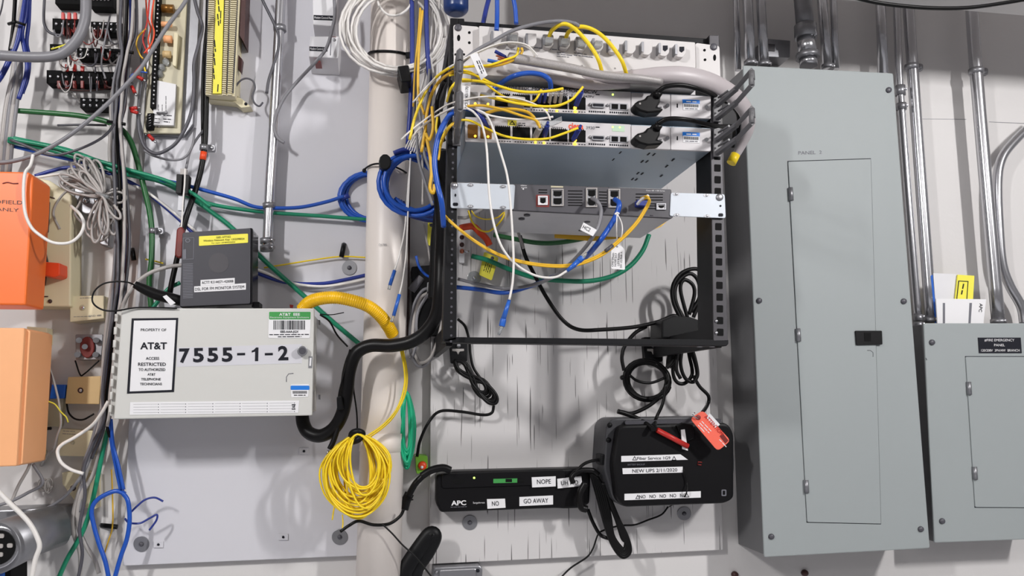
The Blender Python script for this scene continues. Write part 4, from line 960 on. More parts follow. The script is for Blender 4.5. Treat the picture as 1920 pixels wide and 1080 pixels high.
# central bundle
bundle = [(239, -15), (237, 60), (234, 98), (226, 150), (222, 200), (219, 232), (220, 290), (224, 345), (226, 400), (228, 450), (226, 505), (222, 550), (214, 600), (208, 650), (203, 700), (200, 745)]
desc = [('pale grey', 'lgrey'), ('mid grey', 'grey'), ('dark grey', 'dgrey'), ('pale grey', 'lgrey'), ('black', 'cableblack'), ('mid grey', 'grey'), ('dark blue', 'dblue'), ('pale grey', 'lgrey'), ('brown', 'brown'), ('dark grey', 'dgrey')]
ends = [
    [(190, 785), (178, 830), (165, 880), (152, 915), (140, 960), (140, 1000), (152, 1040), (150, 1095)],
    [(192, 785), (178, 835), (158, 885), (128, 925), (95, 950), (62, 966), (38, 957), (22, 942)],
    [(196, 785), (176, 830), (158, 880), (160, 930), (150, 990), (155, 1040), (145, 1095)],
    [(196, 785), (188, 840), (175, 890), (152, 930), (146, 980), (160, 1020), (178, 1050), (186, 1075)],
    [(200, 790), (206, 820)], [(186, 780), (172, 830), (158, 870), (152, 920), (148, 960)],
    [(204, 780), (208, 812), (212, 850), (222, 895), (232, 928)], [(205, 770), (200, 800)], [(205, 770), (203, 800)], [(200, 770), (190, 810), (170, 860)]]
where = ['sweeping down to the bottom edge left of green', 'curling left over the grey keypad housing', 'running straight down past the lowest cream block', 'bending right at the bottom by the blue loop',
         'ending behind the enclosure hinge', 'ending behind the lowest cream block', 'running into the knotted blue loop', 'ending beside the enclosure corner', 'hidden among the greys beside the hinges', 'thin and ending over the pale crossed block']
for i, (nm, m) in enumerate(desc):
    off = (i-4.5)*2.7; dd = .05+.022*((i*7) % 5)/2
    P = []
    for k, (x, y) in enumerate(bundle):
        sp = 1.35 if k < 2 else (.75 if k in (2, 5) else 1.0)
        if k > 11: sp = .8
        w = 3*math.sin(i*2.1+k*.9)
        P.append((x+off*sp+w*(.3 if k in (2, 5) else .9), y, dd))
    P += [(x+(off*.12), y, max(.05, dd-.01)) for x, y in ends[i]]
    cab('network_cable', nm+' cable of the bundle, '+where[i], P, 3.0+(.9 if i in (0, 3, 5) else 0), m, group='upright cable bundle left of the enclosure')
for x, y in ((234, 97), (219, 231)):
    MB().seg(x-18, y-3, x+16, y+2, .085, 3.2, 8).build('cable_tie', 'black', None, 0, **props('black tie around the upright bundle '+('near the top' if y < 150 else 'by the dark green cable'), 'cable tie'))
L = [
 ('long grey cable crossing diagonally from the circuit board down to the left edge', [(356, -14, .15), (343, 10), (312, 52), (286, 93), (266, 125), (240, 155), (200, 196), (160, 231), (118, 262), (70, 288), (25, 302), (-14, 306)], 4, 'grey'),
 ('grey cable arching from the bundle toward the left over the teal cables', [(214, 232, .11), (204, 247), (184, 263), (150, 279), (112, 290), (84, 288), (55, 276), (20, 262)], 2.6, 'dgrey'),
 ('dark green cable running right and then down past the gateway', [(24, 207, .05), (80, 211), (140, 216), (175, 222), (205, 230), (228, 243), (243, 262), (253, 287), (262, 320), (272, 360), (281, 400), (285, 440), (284, 490), (280, 530), (284, 580)], 5.2, 'green'),
 ('short dark grey rod below the dark green cable', [(108, 235, .03), (150, 234), (200, 235)], 2.2, 'dgrey'),
 ('teal cable ending level at the left side of the pipe', [(16, 257, .06), (68, 268), (130, 282), (200, 308), (260, 328), (330, 350, .04), (385, 380), (480, 396), (600, 405), (690, 412)], 3.8, 'teal'),
 ('teal cable passing behind the gateway and sloping down to the pipe', [(16, 264, .065), (90, 280), (170, 304), (235, 326), (300, 340, .045), (350, 366), (400, 400), (440, 432), (495, 488), (560, 546), (620, 600), (680, 650)], 4.4, 'teal'),
 ('second teal cable alongside the first at the left edge', [(16, 260, .075), (100, 276), (180, 300), (240, 318), (310, 338), (360, 362), (395, 388)], 3.6, 'teal'),
 ('teal stub running down behind the gateway lead', [(338, 530, .06), (318, 540), (300, 560), (285, 580)], 4, 'teal'),
 ('blue cable running from the left edge to the tied blue loop', [(16, 272, .05), (100, 292), (190, 312), (260, 330), (330, 343), (395, 360), (440, 373), (475, 387, .05), (505, 390), (560, 389), (610, 379), (645, 368)], 3.6, 'blue'),
 ('dark blue cable drooping behind the gateway to the pipe', [(66, 330, .05), (95, 321), (130, 314), (180, 318), (225, 333), (262, 352, .035), (300, 380), (340, 415), (370, 444), (430, 490), (492, 516), (540, 530), (600, 532), (645, 525), (690, 515)], 3.6, 'dblue'),
 ('white cable drooping just below the dark blue one', [(66, 333, .055), (120, 326), (180, 327), (232, 340, .04), (278, 362), (330, 402), (380, 445), (440, 490), (495, 510), (545, 530), (600, 537), (650, 531), (690, 522)], 2.6, 'white'),
 ('cream wire looping down over the orange module', [(62, 290, .2), (57, 310), (47, 325), (44, 360), (47, 398), (58, 425), (75, 441), (100, 455), (130, 455), (150, 440), (157, 420), (150, 402), (133, 386, .1)], 3.0, 'white'),
 ('grey cable running from the gateway left into the upright bundle', [(345, 497, .13), (318, 500), (285, 510), (258, 528), (240, 552), (226, 585)], 3.8, 'lgrey'),
 ('fine yellow wire above the washer left of the pipe', [(495, 502, .03), (540, 495), (590, 487), (640, 481), (690, 483)], 1.5, 'yel'),
 ('fine yellow wire beside the dark green cable', [(273, 486, .03), (292, 490), (306, 494)], 1.5, 'yel'),
 ('black lead dropping from the top past the punch block to the gateway', [(391, -14, .06), (389, 80), (387, 180), (385, 260), (379, 310), (366, 360), (352, 400, .07), (341, 440), (333, 480), (322, 530), (316, 565)], 5, 'cableblack'),
 ('second black lead beside the punch block, half hidden', [(396, -14, .05), (383, 100), (380, 200), (380, 280), (372, 330), (356, 380), (340, 425)], 3.4, 'cableblack'),
 ('dark grey cable swinging down between circuit board and punch block', [(362, -14, .09), (370, 20), (379, 50), (372, 85), (364, 118), (364, 150), (362, 190), (354, 225), (335, 262), (315, 280), (292, 288), (272, 276), (262, 248), (259, 215)], 3.4, 'dgrey'),
 ('grey cable making a wide loop under the circuit board', [(366, 240, .07), (360, 275), (345, 296), (320, 300), (288, 292), (270, 282)], 2.2, 'grey'),
 ('grey cable rising beside the black lead above the ferrite blocks', [(385, 240, .055), (368, 262), (356, 285), (349, 316)], 2.4, 'grey'),
 ('grey cable crossing the left steel conduit and hooking at its foot', [(626, -14, .11), (628, 25), (624, 50), (612, 90), (590, 118), (562, 148, .06), (535, 180), (518, 215), (514, 240), (521, 259), (533, 268)], 3.2, 'grey'),
 ('dark grey cable crossing the left steel conduit near the top', [(486, -14, .06), (498, 12), (512, 40), (522, 65), (521, 95), (512, 125), (504, 150), (500, 175)], 2.8, 'dgrey'),
 ('white cable curling around the pale crossed block', [(203, 752, .11), (190, 775), (172, 798), (140, 820), (117, 833), (108, 846), (114, 866), (132, 880), (156, 888)], 3.2, 'white'),
 ('white cable crossing in front of the grey keypad housing', [(-12, 912, .22), (15, 940), (42, 966), (58, 985), (70, 1008), (74, 1026), (66, 1050), (58, 1095)], 4.6, 'white'),
 ('short white cable stub entering the wall left of the lowest cream block', [(100, 842, .03), (88, 855), (78, 872, .0)], 3.2, 'lgrey'),
 ('grey cable forking at the left edge above the keypad housing', [(-12, 950, .1), (20, 940), (50, 925), (80, 905), (62, 870)], 3, 'grey'),
 ('pale cable rising at the left edge above the keypad housing', [(22, 940, .1), (35, 910), (52, 880), (58, 862)], 3, 'lgrey'),
 ('green cable running from the enclosure corner to the bottom edge', [(204, 798, .06), (192, 850), (183, 895), (172, 945), (160, 985), (146, 1014), (125, 1050), (105, 1095)], 4.4, 'teal'),
 ('blue cable dropping from the enclosure corner, left of its twin', [(205, 786, .07), (209, 830), (217, 875), (226, 918)], 3.2, 'blue'),
 ('blue cable dropping from the enclosure corner, right of its twin', [(208, 786, .075), (212, 832), (222, 872), (232, 918)], 3.2, 'blue'),
 ('blue cable forming the left half of the loop at bottom left', [(235, 926, .07), (215, 921), (185, 935), (172, 955), (176, 985), (186, 1020), (198, 1055), (206, 1095)], 4.2, 'blue'),
 ('blue cable forming the right half of the loop at bottom left', [(230, 924, .075), (240, 940), (243, 975), (238, 1010), (226, 1045), (212, 1095)], 4.2, 'blue'),
 ('blue cable end curling up to the right above the corner washer', [(240, 966, .06), (256, 950), (272, 937), (290, 933), (306, 940)], 1.9, 'dblue'),
 ('blue cable end hooking down above the corner washer', [(234, 972, .06), (242, 980), (262, 981), (280, 972), (294, 965), (293, 976), (280, 994)], 1.9, 'dblue'),
 ('fine yellow wire inside the blue loop', [(209, 880, .02), (211, 930), (211, 985), (203, 1015), (195, 1040)], 1.4, 'yel2'),
 ('thin black cable from the enclosure corner down behind the black loom', [(600, 590, .1), (618, 603), (632, 628), (652, 650)], 1.7, 'cableblack'),
 ('thin black cable hanging down to the yellow coil', [(662, 700, .12), (663, 730), (669, 775), (670, 815)], 1.5, 'cableblack'),
 ('thin black cable running beside the black loom', [(656, 655, .17), (645, 700), (636, 735), (634, 760)], 1.5, 'cableblack'),
 ('short black wire end pointing right above the black loom', [(600, 589, .05), (622, 590), (645, 586)], .9, 'cableblack')]
for l, P, r, m in L: cab('telephone_wire' if r < 2 else 'network_cable', l, P, r, m)
t = thing('orange_tape', 'orange tape wrapped round the black lead under its strap', 'tape', (380, 295, .06)); MB().seg(382, 285, 380, 300, .06, 6, 12).build('band', 'orange2', t)
def strap(label, x, y, r, side, d=.0, grp='metal cable straps on the left'):
    t = thing('cable_strap', label, 'strap', (x, y, d), grp)
    MB().seg(x+.5, y-5, x, y+5, d+.04, r+1.6, 14).build('saddle', 'dsteel', t); pr(rq(bx(x+side*r*.4, y-6, x+side*(r+15), y+6) if side > 0 else bx(x-r-15, y-6, x-r*.4, y+6), 4), d+.03, d+.019, 'ear', 'dsteel', t, bev=.0006); MB().dome(x+side*(r+9), y, 3.4, d+.03, .004).build('screw', 'steel', t)
strap('metal strap holding the black lead above the orange tape', 382, 277, 6, 1, .02)
strap('metal strap holding the dark green cable', 286, 433, 5, 1, .01)
c_ = conduit('upright steel conduit ending in a collar behind the gateway', [(529, -60), (521, 100), (513, 240), (506, 350), (501, 468)], 9.5, .05, straps=[(525, 54), (505, 386)], coup=[(500, 452, 5), (500, 466, 5)], grp='steel conduit left of the pipe')
# tangle
def coil(name, label, segs, cat='cable coil'):
    t = thing(name, label, cat, segs[0][0]); return t
P = []
rn = random.Random(4)
for k, (ax, ay) in enumerate(((112, 328), (120, 345), (134, 306), (142, 290), (160, 296), (150, 322), (172, 315), (186, 330), (236, 372), (244, 392), (205, 420), (196, 440), (178, 455), (168, 430), (120, 350), (150, 300), (128, 318), (178, 300), (230, 360), (215, 440), (190, 450), (140, 330), (165, 296), (112, 340), (225, 410))):
    cx, cy = 192, 366; dx, dy = ax-cx, ay-cy; n_ = Vector((-dy, dx)).normalized()*rn.uniform(7, 13)*rn.choice((1, -1)); z = .07+rn.uniform(0, .035)
    for f, s_ in ((.05, .2), (.5, .9), (.85, .8), (1, 0), (.85, -.8), (.5, -.9)): P.append(U(cx+dx*f+n_.x*s_, cy+dy*f+n_.y*s_, z))
t = thing('wire_tangle', 'tangle of pale grey wire loops tied beside the upright bundle', 'wire tangle', (192, 366, .08))
MB().tube(spline(P, 4), .0027, 6).build('wire', 'lgrey', t)
P = [U(x, y, .06) for x, y in ((112, 430), (100, 400), (112, 372), (135, 352), (160, 350), (150, 380), (140, 400), (155, 420), (165, 440), (185, 452), (205, 440), (208, 410))]
MB().tube(spline(P), .0026, 6).build('trailing_wire', 'lgrey', t)
MB().seg(180, 362, 204, 370, .1, 3.5, 8).build('tie', 'clear', t)
t = thing('wire_tangle', 'tiny knot of bare silvery wire above the keypad housing', 'wire tangle', (88, 912, .02)); MB().tube(coil_path(87, 912, 9, 13, 5, .02, .5, .01, 0, 6, 9), .0013, 6).build('wire', 'lgrey', t)
for i, (l, P, m) in enumerate([
  ('red wire at the black strip of the circuit board', [(281, -10, .07), (276, 40), (268, 75), (277, 105), (262, 125), (244, 145)], 'red'),
  ('orange wire curving to the black strip of the circuit board', [(290, -10, .07), (284, 35), (289, 60), (284, 82), (270, 100)], 'orange2'),
  ('orange wire left of the black strip', [(273, -10, .06), (276, 30), (282, 52), (278, 75), (282, 92)], 'orange2'),
  ('yellow wire loop left of the circuit board', [(274, 54, .07), (260, 68), (256, 85), (262, 102), (268, 110)], 'yel2'),
  ('lower yellow wire left of the circuit board', [(268, 118, .07), (271, 128), (273, 135)], 'yel'),
  ('blue wire reaching the black strip', [(238, 155, .08), (248, 140), (262, 135), (276, 136)], 'blue'),
  ('dark wire left of the strip going down', [(272, 70, .06), (264, 105), (268, 140), (262, 180), (260, 215), (268, 250), (274, 276)], 'dgrey'),
  ('black wire arc beside the lone terminal block', [(106, 160, .03), (118, 166), (150, 170), (190, 168), (220, 163)], 'brown'),
  ('grey wire draped under the third row of terminals', [(143, 100, .05), (140, 112), (152, 122), (175, 124), (205, 122), (226, 106)], 'lgrey'),
  ('pale wire draped under the second row of terminals', [(180, 80, .05), (200, 86), (222, 80), (232, 68)], 'lgrey'),
  ('grey wire falling between the terminal blocks', [(206, 30, .07), (200, 60), (195, 85), (190, 120), (198, 148)], 'grey'),
  ('pale wire crossing the small left terminal block', [(96, 92, .05), (110, 88), (122, 84), (130, 80)], 'ylab'),
  ('thin grey wire from the lone terminal block', [(128, 168, .02), (140, 180), (152, 190)], 'lgrey')]):
    cab('terminal_wire', l, P, 1.7 if m in ('dgrey', 'grey') else 1.5, m, cat='wire', group='loose wires around the terminals at top left')
for i, (x, y, a) in enumerate(((262, 146, .5), (250, 168, 1.1), (250, 203, -.1), (252, 210, .3), (283, 258, .8))):
    u = (math.cos(a), math.sin(a)); t = thing('spade_terminal', ['red spade terminal by the blue wire', 'red spade terminal pointing down beside the glass fuses', 'upper red spade terminal left of the small black terminal', 'lower red spade terminal left of the small black terminal', 'red spade terminal hanging below the circuit board'][i], 'terminal', (x, y, .07))
    MB().seg(x-u[0]*7, y-u[1]*7, x+u[0]*7, y+u[1]*7, .07, 3.4, 8).build('sleeve', 'red', t); MB().seg(x+u[0]*7, y+u[1]*7, x+u[0]*13, y+u[1]*13, .07, 2, 6).build('tongue', 'steel', t)
cab('wire_stub', 'short black wire stub level above the pale crossed block', [(74, 806, .03), (85, 804), (96, 803)], 3, 'black', cat='wire'); pr([(543, 571), (550, 572), (549, 577), (544, 577)], .021, .019, 'red_mark', 'red', None, 0, **props('small red mark on the left board above the enclosure', 'mark'))

# ================================================================== around the pipe
t = thing('cable_coil', 'large coil of white cable hanging in front of the pipe at the top', 'cable coil', (738, 60, .16), 'cable coils')
MB().tube(coil_path(738, 52, 92, 84, 11, .155, .19, .022, .12, 7, 3), .0029, 7).build('cable_loops', 'white', t)
pr(rq([(745, 124), (766, 121), (772, 152), (752, 154)], 3), .19, .125, 'strap', 'black', t, bev=.002)
part_tube(t, 'loose_loop', 'white', [(706, -14, .15), (710, 8), (722, 24), (735, 29), (752, 26), (768, 12), (780, -14)], 2.4)
for i, P in enumerate(([(825, -14), (822, 40), (812, 90), (800, 130), (790, 165), (782, 190)], [(812, 5), (808, 60), (806, 100), (812, 140), (806, 160), (790, 175), (778, 196)])): part_tube(t, 'tail', 'white', [(x, y, .16) for x, y in P], 2.2)
t = thing('cable_coil', 'tied bundle of blue cable loops left of the pipe, its right side behind it', 'cable coil', (660, 370, .03), 'cable coils')
MB().tube(coil_path(693, 369, 52, 43, 6, .024+.012, .16, .01, .1, 2, 5), .0042, 8).build('cable_loops', 'blue', t)
MB().seg(640, 372, 655, 366, .046, 5, 8, .05).build('tie', 'dblue', t)
t = thing('cable_coil', 'tied blue cable loops in front of the pipe, running right behind the rack post', 'cable coil', (775, 345, .16), 'cable coils')
MB().tube(coil_path(779, 346, 62, 58, 8, .165, .16, .024, .35, 4, 8), .0046, 8).build('cable_loops', 'blue', t)
pr(rq(circ(722, 303, 12, 15, 10), 2), .2, .14, 'strap', 'black', t, bev=.002)
for i in range(4): part_tube(t, 'run', 'blue' if i % 2 else 'dblue', [(738+i*3, 287+i*3, .18-.01*i), (760, 280+i*5), (790, 284+i*7), (815, 300+i*9), (830, 318+i*12)], 4.2)
for i in range(4): part_tube(t, 'run', 'dblue' if i % 2 else 'blue', [(740+i*5, 372+i*2, .16-.01*i), (762, 388+i*4), (790, 398+i*4), (815, 402+i*4), (838, 404+i*3)], 4.2)
t = thing('cable_tie', 'thin black tie looped across the pipe between the two blue coils', 'cable tie', (700, 312, .12))
part_tube(t, 'band', 'black', [(682, 322, .03), (685, 316, .08), (697, 309, .115), (712, 307, .13), (735, 311, .13), (752, 318, .125), (762, 324, .1)], 1.8)
MB().dome(683, 320, 4, .08, .006).build('tie_head', 'black', t)
# yellow duct and black loom
t = thing('flexible_duct', 'bright yellow corrugated conduit leaving the top of the enclosure', 'conduit', (600, 560, .15))
P = spline([U(*p) for p in ((566, 581, .16), (580, 567, .17), (600, 560, .18), (630, 558, .185), (662, 564, .185), (690, 574, .18), (711, 590, .17), (726, 609, .155), (737, 628, .14))], 22)
MB().tube(P, .0125, 16, rf=lambda u: 1+.075*math.sin(u*2*math.pi*62)).build('corrugated_tube', 'cyel', t)
t = thing('cable_loom', 'fat black sleeved cable loom snaking from under the enclosure to behind the rack post', 'cable loom', (660, 680, .16))
P = spline([U(*p) for p in ((566, 770, .1), (569, 795, .11), (580, 812, .12), (602, 817, .13), (626, 803, .14), (642, 775, .15), (650, 735, .155), (655, 695, .16), (668, 662, .165), (695, 648, .17), (735, 648, .18), (772, 640, .19), (800, 620, .2), (819, 588, .21), (825, 540, .22), (827, 480, .22), (829, 430, .24), (826, 380, .25), (824, 340, .26))], 10)
MB().tube(P, .0135, 16).build('sleeve', 'cableblack', t); pr(rq([(631, 744), (641, 742), (644, 768), (632, 770)], 3), .175, .13, 'strap', 'black', t, bev=.002)
part_tube(t, 'loose_end', 'cableblack', [(640, 770, .15), (634, 800), (626, 825), (618, 842)], 5); MB().seg(616, 845, 613, 852, .15, 2, 8).build('metal_tip', 'steel', t)
t = thing('cable_loom', 'black ribbed tube running upright just left of the rack post', 'cable loom', (820, 450, .2))
P = spline([U(*p) for p in ((812, 560, .15), (815, 500, .16), (817, 450, .17), (822, 410, .18), (826, 370, .2), (828, 320, .22), (832, 280, .24))], 16)
MB().tube(P, .011, 12, rf=lambda u: 1+.07*math.sin(u*2*math.pi*48)).build('ribbed_tube', 'black', t)
# yellow coil
t = thing('cable_coil', 'big coil of thin yellow fibre cable hanging against the pipe', 'cable coil', (668, 815, .15), 'cable coils')
P = hank_path((669, 812), (672, 974), 62, 24, .15, 3, .024, .45); MB().tube(P, .0020, 6).build('cable_loops', 'yel', t)
P = hank_path((669, 812), (690, 955), 48, 14, .165, 8, .02, .5); MB().tube(P, .0020, 6).build('cable_loops', 'yel', t)
MB().tube(spline([U(*p) for p in ((658, 822, .16), (661, 812, .175), (672, 809, .18), (680, 814, .175), (672, 824, .18), (662, 828, .17))]), .0065, 10).build('strap', 'black', t)
part_tube(t, 'loose_end', 'yel', [(630, 940, .15), (626, 955), (623, 975)], 1.4); part_tube(t, 'loose_end', 'yel', [(642, 965, .15), (643, 980), (642, 990)], 1.2)
cab('fibre_cable', 'yellow fibre dropping from the black loom to the yellow coil, nearer the pipe', [(750, 650, .15), (758, 690), (758, 725), (745, 765), (720, 795), (688, 818)], 1.9, 'yel', group='yellow fibres feeding the coil'); cab('fibre_cable', 'yellow fibre dropping from the black loom to the yellow coil, bowing further right', [(754, 650, .14), (763, 700), (759, 740), (742, 775), (722, 798), (690, 822)], 1.9, 'yel', group='yellow fibres feeding the coil')
t = thing('gap_dark_block', 'black wall box half hidden behind the black loom in the gap left of the rack', 'power supply', (805, 560, .02))
pr(rq([(771, 500), (842, 494), (836, 630), (776, 628)], 4), .05, .0, 'case', 'black', t, bev=.002)  # added block, stands in for the darkness of the gap
pr([(764, 300), (770, 300), (767, 640), (759, 640)], .02, 0, 'wire_channel', 'brown', None, 0, **props('dark narrow strip running upright just right of the pipe', 'strip'))
t = thing('cable_coil', 'narrow hank of bright green cable hanging right of the pipe', 'cable coil', (762, 740, .08), 'cable coils')
MB().tube(hank_path((762, 733), (763, 880), 13, 9, .085, 5, .015, .4), .0032, 7).build('cable_loops', 'gcoil', t)
t = thing('cable_coil', 'loose grey cable loops hanging in the gap between pipe and rack', 'cable coil', (790, 600, .06), 'cable coils')
for i, P in enumerate(([(812, 540), (792, 545), (775, 575), (768, 620), (770, 660), (784, 686), (802, 680), (818, 650), (828, 620)], [(805, 548), (788, 560), (776, 600), (774, 645), (786, 678), (806, 672), (820, 640), (830, 600)], [(815, 545), (800, 556), (782, 590), (780, 640), (775, 665), (768, 672)])):
    part_tube(t, 'cable_loop', 'lgrey' if i == 1 else 'grey', [(x, y, .07+.02*i) for x, y in P], 3)
MB().tube([U(807, 530, .1), U(806, 548, .1)], .007, 10).build('clear_plug', 'clear', t); MB().tube([U(771, 545, .05), U(790, 520, .05)], .009, 6).build('grey_plug', 'grey', t); MB().tube([U(808, 545, .1), U(807, 552, .1)], .0078, 10).build('tie', 'black', t)
# pairs of white fibre on the pipe with blue boots
for i, (P, b) in enumerate((([(782, 192, .17), (776, 235), (770, 300), (766, 340), (759, 430), (748, 480), (740, 507)], [(740, 507), (731, 535), (729, 543)]), ([(783, 195, .18), (772, 262), (768, 330), (765, 400), (762, 470), (756, 520), (749, 552)], [(749, 552), (738, 592), (733, 604)]))):
    t = thing('fibre_cable', ('thin white fibre in front of the pipe ending in the upper blue boot', 'thin white fibre in front of the pipe ending in the lower blue boot')[i], 'fibre', P[0], 'white fibres hanging in front of the pipe')
    part_tube(t, 'jacket', 'white', P, 1.6)
    MB().seg(*b[0], *b[1], .17 if i == 0 else .18, 3.4, 10).build('boot', 'conn', t); MB().seg(*b[1], *b[2], .17 if i == 0 else .18, 2.8, 8).build('clear_cap', 'clear', t)

# ================================================================== black cords under the rack
t = thing('power_lead', 'heavy black cord and plug leaving the left end of the surge strip', 'power cord', (830, 880, .08))
part_tube(t, 'plug', 'cableblack', [(845, 882, .09), (830, 877), (808, 882), (790, 893)], 7, n=12); part_tube(t, 'cord', 'cableblack', [(795, 890, .09), (778, 908), (766, 930)], 6, n=10)
part_tube(t, 'inline_connector', 'cableblack', [(768, 925, .08), (761, 940), (757, 955)], 9, n=12); part_tube(t, 'thin_cord', 'cableblack', [(757, 955, .13), (750, 968), (730, 982), (700, 984), (673, 977), (655, 985), (638, 997)], 3)
part_tube(t, 'stray_tie', 'black', [(762, 938, .09), (775, 937)], 1.2)
H = [
 ('thin black wire hanging from the yellow coil to the bottom edge', [(716, 982, .14), (735, 1000), (755, 1022), (780, 1045), (812, 1085)], 1.6),
 ('black cord running left from the figure-eight hank to the lime tester', [(782, 856, .05), (788, 825), (805, 790), (826, 771), (865, 772), (905, 778), (922, 774), (926, 760)], 2.8),
 ('thin black cord hanging straight from the left end of the rack bar', [(858, 598, .03), (872, 612), (880, 640), (882, 665), (888, 690), (905, 715)], 2.6),
 ('black cord swooping from under the router to the power block', [(975, 442, .1), (985, 480), (1002, 515), (1025, 558), (1055, 600), (1085, 618), (1130, 618), (1190, 613), (1235, 603), (1262, 592), (1275, 598)], 3.8),
 ('black cord hanging down from the power block to the coiled ring', [(1212, 612, .09), (1190, 625), (1172, 648), (1166, 670), (1170, 695)], 3.6),
 ('black cord running from the coiled ring down to the backup plug', [(1244, 740, .1), (1215, 762), (1185, 775), (1165, 772)], 3.6),
 ('black cord running down to the red plastic rod', [(1248, 720, .12), (1243, 755), (1230, 785), (1228, 802, .16)], 3.2),
 ('black cord end lying over the top left of the battery backup', [(1158, 771, .12), (1180, 778), (1205, 790), (1225, 805, .17)], 4.5),
 ('black cord bowing right and down to the coral tag', [(1300, 705, .1), (1312, 725), (1328, 742), (1327, 758), (1316, 775, .18)], 3.4),
 ('black cord between the surge strip and the battery backup', [(1078, 886, .1), (1095, 870), (1115, 863), (1135, 862)], 3),
 ('black cord sagging from the strip into the hanging bundle', [(1102, 955, .06), (1112, 980), (1126, 1003), (1145, 1011)], 3.4),
 ('thin black wire wandering below the battery backup', [(1253, 950, .03), (1240, 965), (1215, 975), (1190, 984), (1160, 986), (1128, 996), (1120, 1005), (1112, 1028), (1100, 1045), (1070, 1065), (1045, 1090)], 1.7),
 ('thin black lead crossing the lowest label strip', [(1282, 880, .155), (1288, 905), (1284, 930), (1255, 950, .04)], 1.3)]
for l, P, r in H: cab('power_lead' if r > 2 else 'thin_wire', l, P, r, 'cableblack')
t = thing('cord_hank', 'figure-eight hank of black cord hanging under the left wall bracket', 'cord hank', (880, 700, .06))
P = []
for k in range(6):
    s_ = rn.uniform(.75, 1.05); w = rn.uniform(7, 15); z = .06+rn.uniform(-.015, .02); ax = Vector((72*s_, 72*s_)); n_ = Vector((-.707, .707)); T = Vector((853, 676))
    for f, g in ((0, 0), (.2, .7), (.45, .2), (.7, -.8), (.95, -.7), (1.05, .1), (.95, .9), (.7, .8), (.45, -.1), (.2, -.8)):
        q = T+ax*f+n_*(w*g); P.append(U(q.x, q.y, z))
MB().tube(spline(P, 5), .0036, 8).build('cord_loops', 'cableblack', t)
t = thing('cord_hank', 'round ring of coiled black cord below the right wall bracket', 'cord hank', (1212, 712, .07)); MB().tube(coil_path(1214, 713, 41, 36, 7, .075, .16, .014, .3, 2.5, 6), .0040, 8).build('cord_loops', 'cableblack', t)
part_tube(t, 'cross_loop', 'cableblack', [(1180, 703, .1), (1195, 714), (1220, 718), (1248, 708)], 2.6); MB().dome(1167, 708, 5, .08, .01).build('tie', 'black', t)
t = thing('cord_hank', 'tall loops of black cord rising behind the right rack post', 'cord hank', (1280, 560, .08))
for P in ([(1276, 598), (1262, 565), (1262, 535), (1278, 512), (1304, 504), (1325, 515)], [(1280, 598), (1266, 560), (1270, 530), (1292, 513), (1308, 525), (1312, 555), (1296, 585)], [(1290, 600), (1276, 545), (1282, 525), (1298, 533), (1302, 552), (1292, 590)], [(1284, 600), (1268, 570), (1264, 545), (1270, 530)], [(1300, 595), (1310, 570), (1315, 550), (1312, 530)]): part_tube(t, 'cord_loop', 'cableblack', [(x, y, .1) for x, y in P], 3.8)
t = thing('cord_hank', 'drooping loops of black cord below the power block, right of the ring', 'cord hank', (1290, 680, .08))
for i, P in enumerate(([(1272, 640), (1264, 670), (1262, 700), (1270, 717), (1285, 718), (1298, 700), (1292, 665), (1290, 640)], [(1282, 640), (1276, 680), (1284, 708), (1300, 716), (1307, 700), (1300, 670), (1290, 642)], [(1292, 640), (1302, 668), (1308, 700), (1302, 716)], [(1278, 640), (1268, 668), (1250, 690)], [(1274, 645), (1268, 690), (1276, 710)])): part_tube(t, 'cord_loop', 'cableblack', [(x, y, .09+.01*i) for x, y in P], 3.6)
t = thing('power_adapter', 'black box-shaped power block sitting on the rack bar at the right', 'power adapter', (1275, 635, .1)); pr(rq([(1242, 600), (1262, 592), (1295, 594), (1312, 600), (1312, 636), (1241, 634)], 4), .15, .07, 'body', 'black', t, bev=.004); MB().tube([U(1262, 640, .1), U(1256, 690, .1)], .010, 10).build('lead', 'cableblack', t)
t = thing('cord_hank', 'thick bundle of black cords hanging below the right end of the surge strip', 'cord hank', (1120, 930, .07))
for i in range(5):
    k = i*4.5; part_tube(t, 'cord_loop', 'cableblack', [(1108+k*.6, 885+k*.5, .09), (1118+k*.8, 920), (1130+k*.7, 965), (1142+k*.4, 1005), (1154+k*.7, 1030), (1168+k*.2, 1044-k*.8), (1181-k*.4, 1034-k), (1176-k*.5, 1008), (1160-k*.2, 975), (1145-k*.1, 940), (1128+k*.4, 905)], 4.2)
part_tube(t, 'plug', 'cableblack', [(1098, 905, .1), (1088, 925), (1090, 950), (1100, 955)], 7, n=10)
part_tube(t, 'plug', 'cableblack', [(1075, 906, .098), (1072, 895), (1085, 883), (1110, 882), (1122, 890)], 5, n=10)
pr(rq([(1126, 852), (1142, 852), (1142, 872), (1126, 872)], 3), .12, .08, 'backup_plug', 'black', t, bev=.002)
